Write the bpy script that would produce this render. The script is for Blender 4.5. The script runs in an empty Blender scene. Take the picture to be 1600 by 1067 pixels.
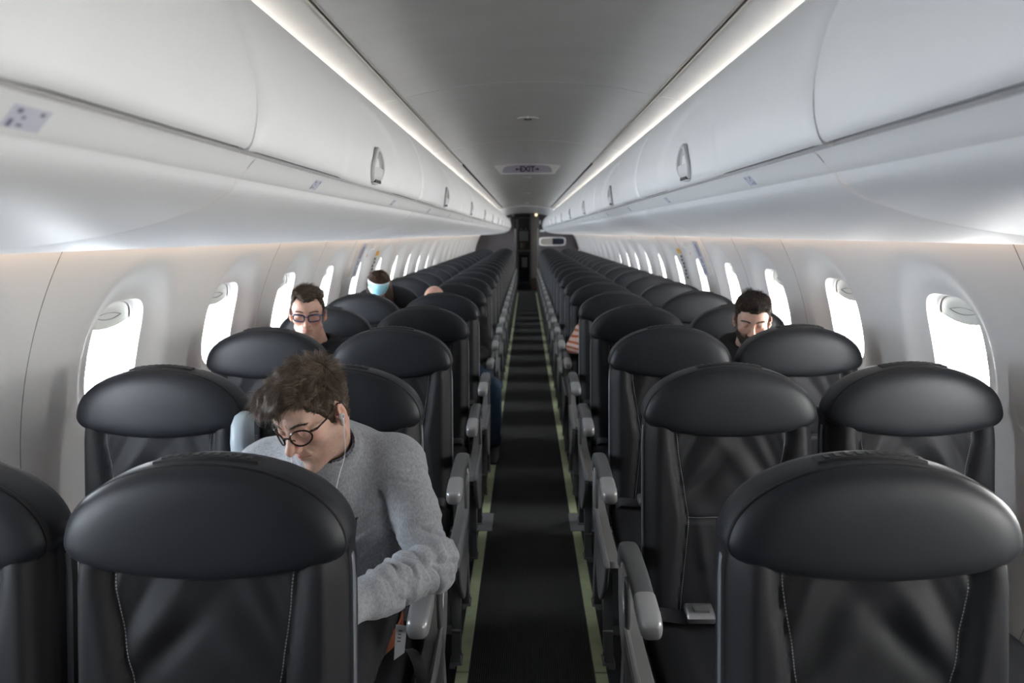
import bpy, math, random
import numpy as np
from mathutils import Vector, Matrix
random.seed(7); RNG = np.random.default_rng(7)
SC = bpy.context.scene
COL = SC.collection
PI = math.pi
# ------------------------------------------------------------------ materials
def mat(name, col, rough=.5, metal=0., spec=.5, bump=None, emit=None, coat=0., sheen=0.):
    m = bpy.data.materials.new(name); m.use_nodes = True
    nt = m.node_tree; b = nt.nodes['Principled BSDF']
    b.inputs['Base Color'].default_value = (*col, 1); b.inputs['Roughness'].default_value = rough
    b.inputs['Metallic'].default_value = metal; b.inputs['Specular IOR Level'].default_value = spec
    b.inputs['Coat Weight'].default_value = coat; b.inputs['Sheen Weight'].default_value = sheen
    if emit:
        b.inputs['Emission Color'].default_value = (*emit[0], 1); b.inputs['Emission Strength'].default_value = emit[1]
    if bump:
        tc = nt.nodes.new('ShaderNodeTexCoord'); n = nt.nodes.new('ShaderNodeTexNoise')
        n.inputs['Scale'].default_value = bump[0]; n.inputs['Detail'].default_value = 3
        bm = nt.nodes.new('ShaderNodeBump'); bm.inputs['Strength'].default_value = bump[1]; bm.inputs['Distance'].default_value = bump[2]
        nt.links.new(tc.outputs['Object'], n.inputs['Vector']); nt.links.new(n.outputs['Fac'], bm.inputs['Height'])
        nt.links.new(bm.outputs['Normal'], b.inputs['Normal'])
    return m
def mottle(m, scale, c0, c1, lo=.35, hi=.65, detail=4, stretch=None):
    nt = m.node_tree; b = nt.nodes['Principled BSDF']
    tc = nt.nodes.new('ShaderNodeTexCoord'); n = nt.nodes.new('ShaderNodeTexNoise'); n.inputs['Scale'].default_value = scale
    n.inputs['Detail'].default_value = detail
    r = nt.nodes.new('ShaderNodeValToRGB'); r.color_ramp.elements[0].position = lo; r.color_ramp.elements[1].position = hi
    r.color_ramp.elements[0].color = (*c0, 1); r.color_ramp.elements[1].color = (*c1, 1)
    src = tc.outputs['Object']
    if stretch:
        mp = nt.nodes.new('ShaderNodeMapping'); mp.inputs['Scale'].default_value = stretch
        nt.links.new(src, mp.inputs['Vector']); src = mp.outputs['Vector']
    nt.links.new(src, n.inputs['Vector']); nt.links.new(n.outputs['Fac'], r.inputs['Fac']); nt.links.new(r.outputs['Color'], b.inputs['Base Color'])
    return m
M = {}
M['leather'] = mat('charcoal leather', (.0088, .0102, .0138), .50, spec=.32, bump=(420, .25, .0006))
M['cloth'] = mat('charcoal seat cloth', (.0078, .0082, .0104), .62, spec=.28, bump=(260, .3, .0008))
M['piping'] = mat('black seam', (.006, .006, .008), .7)
M['stitch'] = mat('grey stitching', (.30, .30, .31), .8)
M['shell'] = mat('grey seat shell', (.13, .14, .155), .4)
M['pad'] = mat('dark grey armrest pad', (.085, .088, .09), .42, bump=(300, .15, .0004))
M['tip'] = mat('silver armrest tip', (.36, .36, .36), .3, metal=.35, spec=.6)
M['tip2'] = mat('light grey armrest plastic', (.36, .42, .46), .38, spec=.5)
M['support'] = mat('light grey support', (.20, .195, .19), .4, metal=.2)
M['shroud'] = mat('mid grey shroud', (.13, .13, .135), .42)
M['steel'] = mat('steel', (.5, .5, .5), .25, metal=1)
M['buckle'] = mat('dull metal buckle', (.30, .30, .30), .32, metal=.9)
M['belt'] = mat('black seatbelt webbing', (.012, .012, .016), .7, bump=(500, .4, .0006))
M['white'] = mat('white bin plastic', (.78, .78, .78), .38, spec=.45, bump=(700, .06, .0003))
M['white2'] = mat('white underside plastic', (.74, .74, .75), .49, spec=.42, bump=(700, .06, .0003))
M['wallm'] = mat('sidewall laminate', (.70, .70, .70), .5, spec=.35, bump=(240, .16, .0005))
M['reveal'] = mat('window surround', (.82, .82, .80), .4)
M['seam'] = mat('panel seam', (.33, .32, .32), .7)
M['gap'] = mat('dark gap', (.03, .03, .03), .7)
M['ceil'] = mat('satin ceiling laminate', (.75, .745, .735), .24, spec=.7)
mottle(M['ceil'], 3.0, (.73, .725, .715), (.76, .755, .745), stretch=(1, 3, 1))
M['rail'] = mat('aluminium rail', (.6, .58, .54), .3, metal=.9)
M['latch'] = mat('grey latch plastic', (.58, .58, .58), .4)
M['latch2'] = mat('grey latch recess', (.42, .42, .42), .5)
M['shade'] = mat('window shade', (.72, .72, .68), .5)
M['gasket'] = mat('window gasket', (.12, .11, .11), .6)
M['floor'] = mat('navy floor covering', (.008, .010, .014), .7)
M['glow'] = mat('photoluminescent strip', (.36, .41, .24), .55)
mottle(M['glow'], 18, (.33, .38, .22), (.40, .45, .27))
M['black'] = mat('black plastic', (.01, .01, .01), .5)
M['ink'] = mat('dark print', (.16, .15, .22), .6)
M['lilac'] = mat('lilac grey label', (.55, .56, .64), .5)
M['orange'] = mat('amber label', (.75, .40, .04), .5)
M['redink'] = mat('faint red print', (.75, .45, .45), .6)
M['bulk'] = mat('mauve grey bulkhead laminate', (.085, .072, .080), .6)
M['dark'] = mat('dark galley panel', (.03, .028, .028), .5)
M['galley'] = mat('galley brushed metal', (.26, .25, .23), .35, metal=.6)
M['beige'] = mat('beige galley panel', (.34, .30, .26), .5)
M['brown'] = mat('brown galley box', (.16, .10, .07), .6)
M['screen'] = mat('dark display glass', (.006, .008, .02), .15)
M['exitface'] = mat('exit sign face', (.42, .41, .50), .4)
M['exitink'] = mat('dark maroon lettering', (.035, .004, .010), .5)
M['lamp'] = mat('warm galley lamp', (1, .85, .6), .5, emit=((1, .80, .50), 1.6))
M['walllight'] = mat('warm sidewall light', (1, .8, .6), .5, emit=((1, .72, .48), 6))
# ribbed carpet
M['carpet'] = mat('ribbed black carpet', (.02, .02, .02), .85)
def _carpet(m):
    nt = m.node_tree; b = nt.nodes['Principled BSDF']; tc = nt.nodes.new('ShaderNodeTexCoord')
    w = nt.nodes.new('ShaderNodeTexWave'); w.wave_type = 'BANDS'; w.bands_direction = 'X'; w.inputs['Scale'].default_value = 42; w.inputs['Distortion'].default_value = 0
    w2 = nt.nodes.new('ShaderNodeTexWave'); w2.wave_type = 'BANDS'; w2.bands_direction = 'Y'; w2.inputs['Scale'].default_value = 50
    mx = nt.nodes.new('ShaderNodeMath'); mx.operation = 'MULTIPLY'
    for q in (w, w2): nt.links.new(tc.outputs['Object'], q.inputs['Vector'])
    nt.links.new(w.outputs['Fac'], mx.inputs[0]); nt.links.new(w2.outputs['Fac'], mx.inputs[1])
    r = nt.nodes.new('ShaderNodeValToRGB'); r.color_ramp.elements[0].color = (.004, .004, .004, 1); r.color_ramp.elements[1].color = (.030, .029, .028, 1)
    nt.links.new(mx.outputs[0], r.inputs['Fac']); nt.links.new(r.outputs['Color'], b.inputs['Base Color'])
    bm = nt.nodes.new('ShaderNodeBump'); bm.inputs['Strength'].default_value = .8; bm.inputs['Distance'].default_value = .003
    nt.links.new(mx.outputs[0], bm.inputs['Height']); nt.links.new(bm.outputs['Normal'], b.inputs['Normal'])
_carpet(M['carpet'])
def _glass():
    m = bpy.data.materials.new('window glass'); m.use_nodes = True; nt = m.node_tree; nt.nodes.clear()
    o = nt.nodes.new('ShaderNodeOutputMaterial'); t = nt.nodes.new('ShaderNodeBsdfTransparent'); g = nt.nodes.new('ShaderNodeBsdfGlossy')
    g.inputs['Roughness'].default_value = .02; x = nt.nodes.new('ShaderNodeMixShader'); lw = nt.nodes.new('ShaderNodeLayerWeight'); pw = nt.nodes.new('ShaderNodeMath'); pw.operation = 'POWER'; pw.inputs[1].default_value = 5; nt.links.new(lw.outputs['Facing'], pw.inputs[0]); f = nt.nodes.new('ShaderNodeMath'); f.operation = 'MULTIPLY_ADD'; f.inputs[1].default_value = .6; f.inputs[2].default_value = .03; nt.links.new(pw.outputs[0], f.inputs[0])
    t.inputs['Color'].default_value = (.97, .98, .98, 1)
    nt.links.new(f.outputs[0], x.inputs[0]); nt.links.new(t.outputs[0], x.inputs[1]); nt.links.new(g.outputs[0], x.inputs[2]); nt.links.new(x.outputs[0], o.inputs[0])
    return m
M['glass'] = _glass()
# ------------------------------------------------------------------ mesh helpers
class MB:
    """collects geometry, several material slots, builds one mesh"""
    def __init__(s): s.v = []; s.f = []; s.m = []; s.mats = []
    def slot(s, m):
        if m not in s.mats: s.mats.append(m)
        return s.mats.index(m)
    def add(s, vs, fs, m):
        k = len(s.v); s.v += [tuple(map(float, p)) for p in vs]; i = s.slot(m)
        for f in fs: s.f.append(tuple(a + k for a in f)); s.m.append(i)
    def box(s, lo, hi, m):
        (a, b, c), (d, e, f) = lo, hi
        s.add([(a,b,c),(d,b,c),(d,e,c),(a,e,c),(a,b,f),(d,b,f),(d,e,f),(a,e,f)],
              [(0,3,2,1),(4,5,6,7),(0,1,5,4),(1,2,6,5),(2,3,7,6),(3,0,4,7)], m)
    def grid(s, P, m, closeu=False, closev=False, flip=False):
        P = np.asarray(P, float); nu, nv = P.shape[:2]; fs = []
        for i in range(nu - (not closeu)):
            for j in range(nv - (not closev)):
                q = (i*nv+j, ((i+1) % nu)*nv+j, ((i+1) % nu)*nv+(j+1) % nv, i*nv+(j+1) % nv)
                fs.append(q[::-1] if flip else q)
        s.add(P.reshape(-1, 3), fs, m)
    def tube(s, pts, r, m, n=8, closed=False, caps=True):
        pts = np.asarray(pts, float); N = len(pts); r = np.broadcast_to(np.asarray(r, float), (N,))
        T = np.gradient(pts, axis=0) if not closed else (np.roll(pts, -1, 0) - np.roll(pts, 1, 0))
        T /= np.linalg.norm(T, axis=1)[:, None] + 1e-12
        ref = np.array([0, 0, 1.]) if abs(T[0][2]) < .9 else np.array([1., 0, 0])
        a = np.cross(T[0], ref); a /= np.linalg.norm(a); rows = []
        for i in range(N):
            a = a - T[i]*(a@T[i]); a /= np.linalg.norm(a) + 1e-12; b = np.cross(T[i], a)
            rows.append([pts[i] + r[i]*(math.cos(t)*a + math.sin(t)*b) for t in np.linspace(0, 2*PI, n, endpoint=False)])
        s.grid(rows, m, closeu=closed, closev=True)
        if caps and not closed:
            k = len(s.v); i = s.slot(m)
            s.f.append(tuple(k-N*n+j for j in range(n))); s.m.append(i)
            s.f.append(tuple(k-1-j for j in range(n))); s.m.append(i)
    def prism(s, poly, x0, x1, m, axis='x', bev=.0):
        """polygon in (y,z) extruded along x with optional edge inset bevel"""
        poly = np.asarray(poly, float); n = len(poly)
        def ring(x, ins):
            p = poly
            if ins:
                d0 = p - np.roll(p, 1, 0); d1 = np.roll(p, -1, 0) - p
                d0 /= np.linalg.norm(d0, axis=1)[:, None]; d1 /= np.linalg.norm(d1, axis=1)[:, None]
                A = (p * np.roll(p, -1, 0)[:, ::-1] * [1, -1]).sum(); sg = 1 if A > 0 else -1
                nn = (np.stack([-d0[:, 1], d0[:, 0]], 1) + np.stack([-d1[:, 1], d1[:, 0]], 1)) * sg
                nn /= np.linalg.norm(nn, axis=1)[:, None] + 1e-9; p = p + nn*ins
            return [(x, q[0], q[1]) if axis == 'x' else ((q[0], x, q[1]) if axis == 'y' else (q[0], q[1], x)) for q in p]
        if bev: rows = [ring(x0, bev), ring(x0+bev, 0), ring(x1-bev, 0), ring(x1, bev)]
        else: rows = [ring(x0, 0), ring(x1, 0)]
        s.grid(rows, m, closev=True); k = len(s.v); i = s.slot(m); R = len(rows)
        s.f.append(tuple(k-R*n+j for j in range(n))[::-1]); s.m.append(i)
        s.f.append(tuple(k-n+j for j in range(n))); s.m.append(i)
    def build(s, name, parent=None, smooth=True, bevel=None, subsurf=0, angle=40, fixn=True):
        me = bpy.data.meshes.new(name); me.from_pydata(s.v, [], s.f); me.update()
        for m in s.mats: me.materials.append(M[m] if isinstance(m, str) else m)
        me.polygons.foreach_set('material_index', s.m)
        if fixn:
            import bmesh
            bm = bmesh.new(); bm.from_mesh(me); bmesh.ops.recalc_face_normals(bm, faces=bm.faces); bm.to_mesh(me); bm.free()
        if smooth:
            me.polygons.foreach_set('use_smooth', [True]*len(me.polygons))
            try: me.set_sharp_from_angle(angle=math.radians(angle))
            except Exception: pass
        o = bpy.data.objects.new(name, me); COL.objects.link(o)
        if parent: o.parent = parent
        if bevel:
            b = o.modifiers.new('bevel', 'BEVEL'); b.width = bevel; b.segments = 3; b.limit_method = 'ANGLE'; b.harden_normals = False
        if subsurf:
            b = o.modifiers.new('sub', 'SUBSURF'); b.levels = b.render_levels = subsurf
        return o
def empty(name, loc, rz=0):
    o = bpy.data.objects.new(name, None); COL.objects.link(o); o.location = loc; o.rotation_euler = (0, 0, rz); o.empty_display_size = .1; return o
def tag(o, label=None, cat=None, group=None, kind=None):
    if label: o['label'] = label
    if cat: o['category'] = cat
    if group: o['group'] = group
    if kind: o['kind'] = kind
    return o
def kids(o): return [c for c in bpy.data.objects if c.parent == o]
def copy_tree(o, cmap, parent=None):
    c = o.copy(); COL.objects.link(c); c.parent = parent
    for ch in cmap.get(o.name, []): copy_tree(ch, cmap, c)
    return c
def childmap():
    d = {}
    for o in bpy.data.objects:
        if o.parent: d.setdefault(o.parent.name, []).append(o)
    return d
def superell(t, a, b, n):
    c, s = math.cos(t), math.sin(t)
    return a*math.copysign(abs(c)**(2/n), c), b*math.copysign(abs(s)**(2/n), s)
def smooth(a, b, x):
    t = np.clip((np.asarray(x, float)-a)/(b-a), 0, 1); return t*t*(3-2*t)
def interp(profile, n):
    """smooth resample (Catmull-Rom) of a 2D/3D polyline"""
    P = np.asarray(profile, float); out = []
    Q = np.vstack([2*P[0]-P[1], P, 2*P[-1]-P[-2]]); segs = len(P)-1
    for u in np.linspace(0, segs, n):
        i = min(int(u), segs-1); t = u-i; p0, p1, p2, p3 = Q[i:i+4]
        out.append(.5*((2*p1)+(-p0+p2)*t+(2*p0-5*p1+4*p2-p3)*t*t+(-p0+3*p1-3*p2+p3)*t**3))
    return np.array(out)

Y0, Y1 = -1.42, 17.89          # cabin behind the camera .. front bulkhead
# ------------------------------------------------------------------ floor
b = MB(); b.box((-1.35, Y0, -.05), (1.35, 20.2, 0), 'floor'); tag(b.build('floor', smooth=False), kind='structure')
b = MB(); b.box((-.212, Y0+.02, .0), (.212, 17.85, .006), 'carpet')
tag(b.build('aisle_carpet', smooth=False), 'dark ribbed carpet runner down the aisle', 'carpet')
for s, side in ((-1, 'left'), (1, 'right')):
    t = empty('floor_path_strip', (s*.238, 0, 0)); tag(t, 'pale green glow strip along the %s edge of the aisle carpet' % side, 'floor strip', 'glow strips beside the aisle')
    segs = [(.2, 1.42), (1.425, 2.14), (2.145, 3.27), (3.50, 4.6), (4.606, 6.2), (6.206, 8.0), (8.006, 10.2), (10.21, 12.6), (12.61, 15.2), (15.21, 17.3)]
    for (a, c) in segs:
        q = MB(); q.box((-.0215, a, 0), (.0215, c, .009), 'glow'); q.build('strip_segment', t, bevel=.002)
    q = MB(); q.box((-.03, 3.275, 0), (.045, 3.495, .008), 'shroud'); q.build('cover_plate', t)
    q = MB(); q.box((-.027, .2, 0), (-.0215, 3.27, .006), 'black'); q.box((.0215, .2, 0), (.027, 3.27, .006), 'black'); q.build('strip_edge', t)

# ------------------------------------------------------------------ walls with windows
R_W, ZC = 1.373, .78
def wx(z): return math.sqrt(max(R_W**2-(z-ZC)**2, .01))
WIN_ALL = {-1: [2.20+.785*k for k in range(-2, 20)], 1: [2.20+.785*k for k in range(-4, 20)]}
WIN_Y = WIN_ALL[1]
WHW, WHH, WZ = .140, .178, 1.118
def wall_side(s, nm):
    WIN_Y = WIN_ALL[s]
    b = MB()
    z0, z1, hp = .72, 1.60, .3925
    def disp(dy, z):
        e = (abs(dy)/.262)**2.4 + (abs(z-1.10)/(.335 if z > 1.10 else .30))**2.4
        return .048*(1-float(smooth(.60, 1.0, e**(1/2.4)*1.0)))
    for yc in WIN_Y:
        NA = 96; rings = []
        outer = []; inner = []
        per = []
        # border points, matching on all four sides
        nS = NA//4
        for k in range(nS): per.append((-hp+2*hp*k/nS, z0))
        for k in range(nS): per.append((hp, z0+(z1-z0)*k/nS))
        for k in range(nS): per.append((hp-2*hp*k/nS, z1))
        for k in range(nS): per.append((-hp, z1-(z1-z0)*k/nS))
        NR = 14
        for r in range(NR+1):
            t = (r/NR)**1.3; row = []
            for (dy, z) in per:
                ang = math.atan2((z-WZ)/WHH, dy/WHW)
                iy, iz = superell(ang, WHW, WHH, 3.6)
                yy = iy*(1-t)+dy*t; zz = (WZ+iz)*(1-t)+z*t
                d = disp(yy, zz)
                row.append((s*(wx(zz)+d), yc+yy, zz))
            rings.append(row)
        b.grid(rings, 'wallm', closev=True)
        # reveal running outward from the opening
        rev = []
        for dd, sc in ((0, 1), (.003, .988), (.034, .972), (.038, .945)):
            row = []
            for (dy, z) in per:
                ang = math.atan2((z-WZ)/WHH, dy/WHW); iy, iz = superell(ang, WHW, WHH, 3.6)
                zz = WZ+iz; row.append((s*(wx(zz)+disp(iy, zz)+dd), yc+iy*sc, WZ+iz*(sc+.01 if sc < 1 else 1)))
            rev.append(row)
        b.grid(rev, 'reveal', closev=True)
    ya, yb = WIN_Y[0]-hp, WIN_Y[-1]+hp
    zs = np.linspace(-.02, z0, 12); b.grid([[(s*wx(z), ya, z), (s*wx(z), yb, z)] for z in zs], 'wallm')
    zs = np.linspace(z1, 2.15, 8); b.grid([[(s*wx(z), ya, z), (s*wx(z), yb, z)] for z in zs], 'wallm')
    zs = np.linspace(-.02, 2.15, 30); b.grid([[(s*wx(z), yb, z), (s*wx(z), 20.2, z)] for z in zs], 'wallm')
    zs = np.linspace(-.02, 2.15, 30); b.grid([[(s*wx(z), Y0-.02, z), (s*wx(z), ya, z)] for z in zs], 'wallm')
    tag(b.build('wall_'+nm, angle=50), kind='structure')
wall_side(-1, 'left'); wall_side(1, 'right')
# outer skin keeps daylight out everywhere but the windows
def skin(s):
    pass
# windows: gasket frame, two panes, shade
wn = 0
def window_proto(s):
    fr = MB(); rows = []
    xo = wx(WZ)
    for dd, sc in ((.082, 1.06), (.0885, .955), (.096, .95), (.100, .95), (.138, .92), (.144, 1.16)):
        row = []
        for t in np.linspace(0, 2*PI, 64, endpoint=False):
            iy, iz = superell(t, WHW, WHH, 3.6); zz = WZ+iz*sc
            row.append((s*(wx(zz)+dd), iy*sc, zz))
        rows.append(row)
    fr.grid(rows[:3], 'gasket', closev=True); fr.grid(rows[2:5], 'reveal', closev=True); fr.grid(rows[4:], 'gasket', closev=True)
    o = fr.build('window_0'); tag(o, kind='structure')
    for nm, dd, sc in (('inner_pane', .104, .948), ('outer_pane', .137, .922)):
        p = MB(); rr = []
        for k in (0, .5, 1):
            rr.append([(s*(wx(WZ+superell(t, WHW, WHH, 3.6)[1]*sc*k)+dd), superell(t, WHW, WHH, 3.6)[0]*sc*k, WZ+superell(t, WHW, WHH, 3.6)[1]*sc*k) for t in np.linspace(0, 2*PI, 48, endpoint=False)])
        p.grid(rr[1:], 'glass', closev=True); p.add(rr[1], [tuple(range(48))], 'glass'); p.build(nm, o, fixn=False)
    # shade: lower edge is a shallow arc, with a moulded grip crescent
    sh = MB(); N = 20; rows = []
    top = WZ+WHH*.965
    for k in range(9):
        v = k/8; row = []
        for i in range(N+1):
            u = -1+2*i/N; y = u*WHW*.97
            zb = WZ+WHH*.62 - .028*(1-u*u)
            zt = WZ+WHH*.975*(1-abs(u)**3.6*.999)**(1/3.6)
            zt = max(zt, zb)
            z = zb+(zt-zb)*v
            g = .004*math.exp(-((v-.28)/.10)**2)*max(0, 1-(u/.72)**4) if abs(u) < .72 else 0
            row.append((s*(wx(z)+.094-g), y, z))
        rows.append(row)
    sh.grid(rows, 'shade')
    rim = [(s*(wx(WZ+WHH*.62-.028*(1-u*u))+.094), u*WHW*.96, WZ+WHH*.62-.028*(1-u*u)) for u in np.linspace(-1, 1, 16)]
    sh.tube(rim, .0022, 'shade', 6)
    so = sh.build('window_shade', o, fixn=False)
    gb = MB(); zb = WZ+WHH*.70
    pts = [(s*(wx(zb)+.0915), u*.07, zb-.012*(1-u*u)) for u in np.linspace(-1, 1, 12)] + [(s*(wx(zb)+.0915), u*.07, zb+.010*(1-u*u)) for u in np.linspace(1, -1, 12)]
    gb.tube(pts, .0016, 'seam', 5, closed=True); gb.build('shade_grip', so, fixn=False)
    return o
for s in (-1, 1):
    pr = window_proto(s); cm = childmap(); wl = []
    for i, yc in enumerate(WIN_ALL[s]):
        wn += 1; o = pr if i == 0 else copy_tree(pr, cm)
        o.location = (0, yc, 0); wl.append((o, wn))
    for o, k in wl: o.name = 'window_%d' % k
# panel seams on the sidewalls
tn = 0
def wall_strip(s, y, w, z0, z1, m, off=.0015, lean=0, n=20):
    q = MB(); zs = np.linspace(z0, z1, n)
    rows = []
    for z in zs:
        yy = y+lean*(z1-z); x = wx(z)-off
        rows.append([(s*x, yy-w/2, z), (s*x, yy+w/2, z)])
    q.grid(rows, m); return q
for s in (-1, 1):
    for y in (.1575, 1.7275, 3.2975, 4.0825, 4.80, 5.6525, 6.4375, 8.0075, 9.5775, 11.1475, 12.7175, 14.2875, 15.8575):
        tn += 1
        q = MB(); zs = np.linspace(.3, 1.56, 26)
        q.tube([(s*(wx(z)+.001), y, z) for z in zs], .0022 if y < 5 else .003, 'seam', 6)
        tag(q.build('trim_%d' % tn), kind='structure')
# ------------------------------------------------------------------ ceiling
CP = interp([(0, 2.072), (.12, 2.069), (.25, 2.058), (.38, 2.038), (.478, 2.016)], 22)
b = MB(); full = [(-x, z) for x, z in CP[::-1]] + [tuple(p) for p in CP[1:]]
ys_pan = [-1.0, 1.05, 2.735, 4.39, 6.05, 7.68, 9.35, 11.0, 12.65, 14.44]
for a, c in zip(ys_pan[:-1], ys_pan[1:]):
    rows = []
    for y, dz in ((a+.0, .006), (a+.004, .0), ((a+c)/2, 0), (c-.004, 0), (c, .006)):
        rows.append([(x, y, z+dz) for x, z in full])
    b.grid(rows, 'ceil')
for s in (-1, 1):
    for a, c in zip(ys_pan[:-1], ys_pan[1:]):
        b.grid([[(s*.497, y, 2.014+dz), (s*.55, y, 2.003+dz), (s*.61, y, 1.991+dz), (s*.67, y, 1.985+dz)] for y, dz in ((a, .005), (a+.004, 0), (c-.004, 0), (c, .005))], 'ceil')
    b.grid([[(s*.478, -1.0, 2.016), (s*.478, -1.0, 2.05), (s*.497, -1.0, 2.05), (s*.497, -1.0, 2.014)], [(s*.478, 14.44, 2.016), (s*.478, 14.44, 2.05), (s*.497, 14.44, 2.05), (s*.497, 14.44, 2.014)]], 'gap')
# forward transition panel
rows = []
for y, dz, m in ((14.44, .012, 0), (14.46, -.015, 0), (17.89, -.060, 0)):
    rows.append([(x*1.25, y, z+dz-.03*(abs(x)/.478)**2*(0 if y < 15 else 1)) for x, z in full])
b.grid(rows, 'white')
b.box((-1.5, Y0, 2.16), (1.5, 20.2, 2.22), 'dark')
tag(b.build('ceiling', fixn=False, angle=30), kind='structure')
for s in (-1, 1):
    tn += 1; q = MB()
    q.box((s*.486-.0035, -1.0, 2.004), (s*.486+.0035, 5.22, 2.016), 'rail'); q.box((s*.4785-.001, -1.0, 2.008), (s*.4785+.001, 5.2, 2.02), 'rail')
    tag(q.build('trim_%d' % tn, smooth=False), kind='structure')
# small ceiling lamps / speakers
def ceil_unit(y, w, first):
    t = empty('ceiling_lamp', (0, y, 2.071))
    q = MB(); oct_ = [(w*a, w*.8*c) for a, c in ((-1, -.35), (-.6, -1), (.6, -1), (1, -.35), (1, .35), (.6, 1), (-.6, 1), (-1, .35))]
    q.prism([(a, c) for a, c in oct_], -.006, .001, 'ceil', axis='z', bev=.002); q.build('bezel', t)
    q = MB(); q.box((-w*.35, -w*.55, -.0075), (w*.35, w*.35, -.005), 'dark' if first else 'seam'); q.build('lens', t, bevel=.001)
    if first:
        q = MB(); q.box((-w*.08, -w*1.15, -.010), (w*.08, -w*1.0, 0), 'reveal'); q.build('indicator', t)
    return t
for k, (y, w) in enumerate(((3.57, .055), (7.22, .045), (10.1, .05), (13.2, .05))):
    tag(ceil_unit(y, w, k == 0), ['small octagonal light in the ceiling centre, nearest the camera', 'small round ceiling light just beyond the exit sign', 'second small ceiling light beyond the exit sign', 'farthest small ceiling light, before the white end panel'][k], 'ceiling light', 'small ceiling lights over the aisle')
# exit sign
def text_mesh(txt, size, name, m, parent, loc, rot, ext=.001, sx=1.0, bold=.0):
    cu = bpy.data.curves.new(name, 'FONT'); cu.body = txt; cu.size = size; cu.extrude = ext; cu.align_x = 'CENTER'; cu.align_y = 'CENTER'; cu.offset = bold
    o = bpy.data.objects.new(name+'_tmp', cu); COL.objects.link(o)
    bpy.context.view_layer.update(); dg = bpy.context.evaluated_depsgraph_get()
    me = bpy.data.meshes.new_from_object(o.evaluated_get(dg)); bpy.data.objects.remove(o); me.materials.clear(); me.materials.append(M[m])
    o = bpy.data.objects.new(name, me); COL.objects.link(o); o.parent = parent; o.location = loc; o.rotation_euler = rot; o.scale = (sx, 1, 1)
    return o
t = empty('exit_sign', (0, 5.85, 2.07)); tag(t, 'grey arched exit sign with dark red lettering and two arrows under the ceiling', 'exit sign')
q = MB()
hous_top = interp([(-.285, -.005), (-.15, .012), (0, .018), (.15, .012), (.285, -.005)], 16)
front = [(x, 0, z) for x, z in hous_top] + [(.222, -.03, -.086), (-.222, -.03, -.086)]
back = [(x, .10, z+.005) for x, z in hous_top] + [(.20, .10, -.03), (-.20, .10, -.03)]
n = len(front); q.add(front+back, [tuple(range(n))[::-1], tuple(range(n, 2*n))] + [(i, (i+1) % n, n+(i+1) % n, n+i) for i in range(n)], 'white'); q.build('sign_housing', t, angle=30)
q = MB(); ft = interp([(-.205, -.055), (-.19, -.028), (-.14, -.014), (0, -.006), (.14, -.014), (.19, -.028), (.205, -.055)], 24)
face = [(x, z) for x, z in ft] + [(.205, -.073), (-.205, -.073)]
fy = lambda z: -.0035 + .366*z*1.0
q.add([(x, fy(z)-.003, z) for x, z in face], [tuple(range(len(face)))], 'exitface'); q.add([(x, fy(z)+.004, z) for x, z in face], [tuple(range(len(face)))], 'exitface')
q.build('sign_face', t)
text_mesh('EXIT', .066, 'lettering', 'exitink', t, (0, fy(-.045)-.004, -.045), (PI/2-.35, 0, 0), ext=.0008, sx=.92, bold=.0022)
for s in (-1, 1):
    q = MB(); pts = [(-.024, -.005), (.0, -.005), (.0, -.015), (.022, 0), (.0, .015), (.0, .005), (-.024, .005)]
    q.add([(s*x*.8, 0, z) for x, z in pts], [tuple(range(7))], 'exitink'); o = q.build('arrow', t); o.location = (s*.083, fy(-.045)-.0045, -.045); o.rotation_euler = (-.35, 0, 0)
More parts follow.
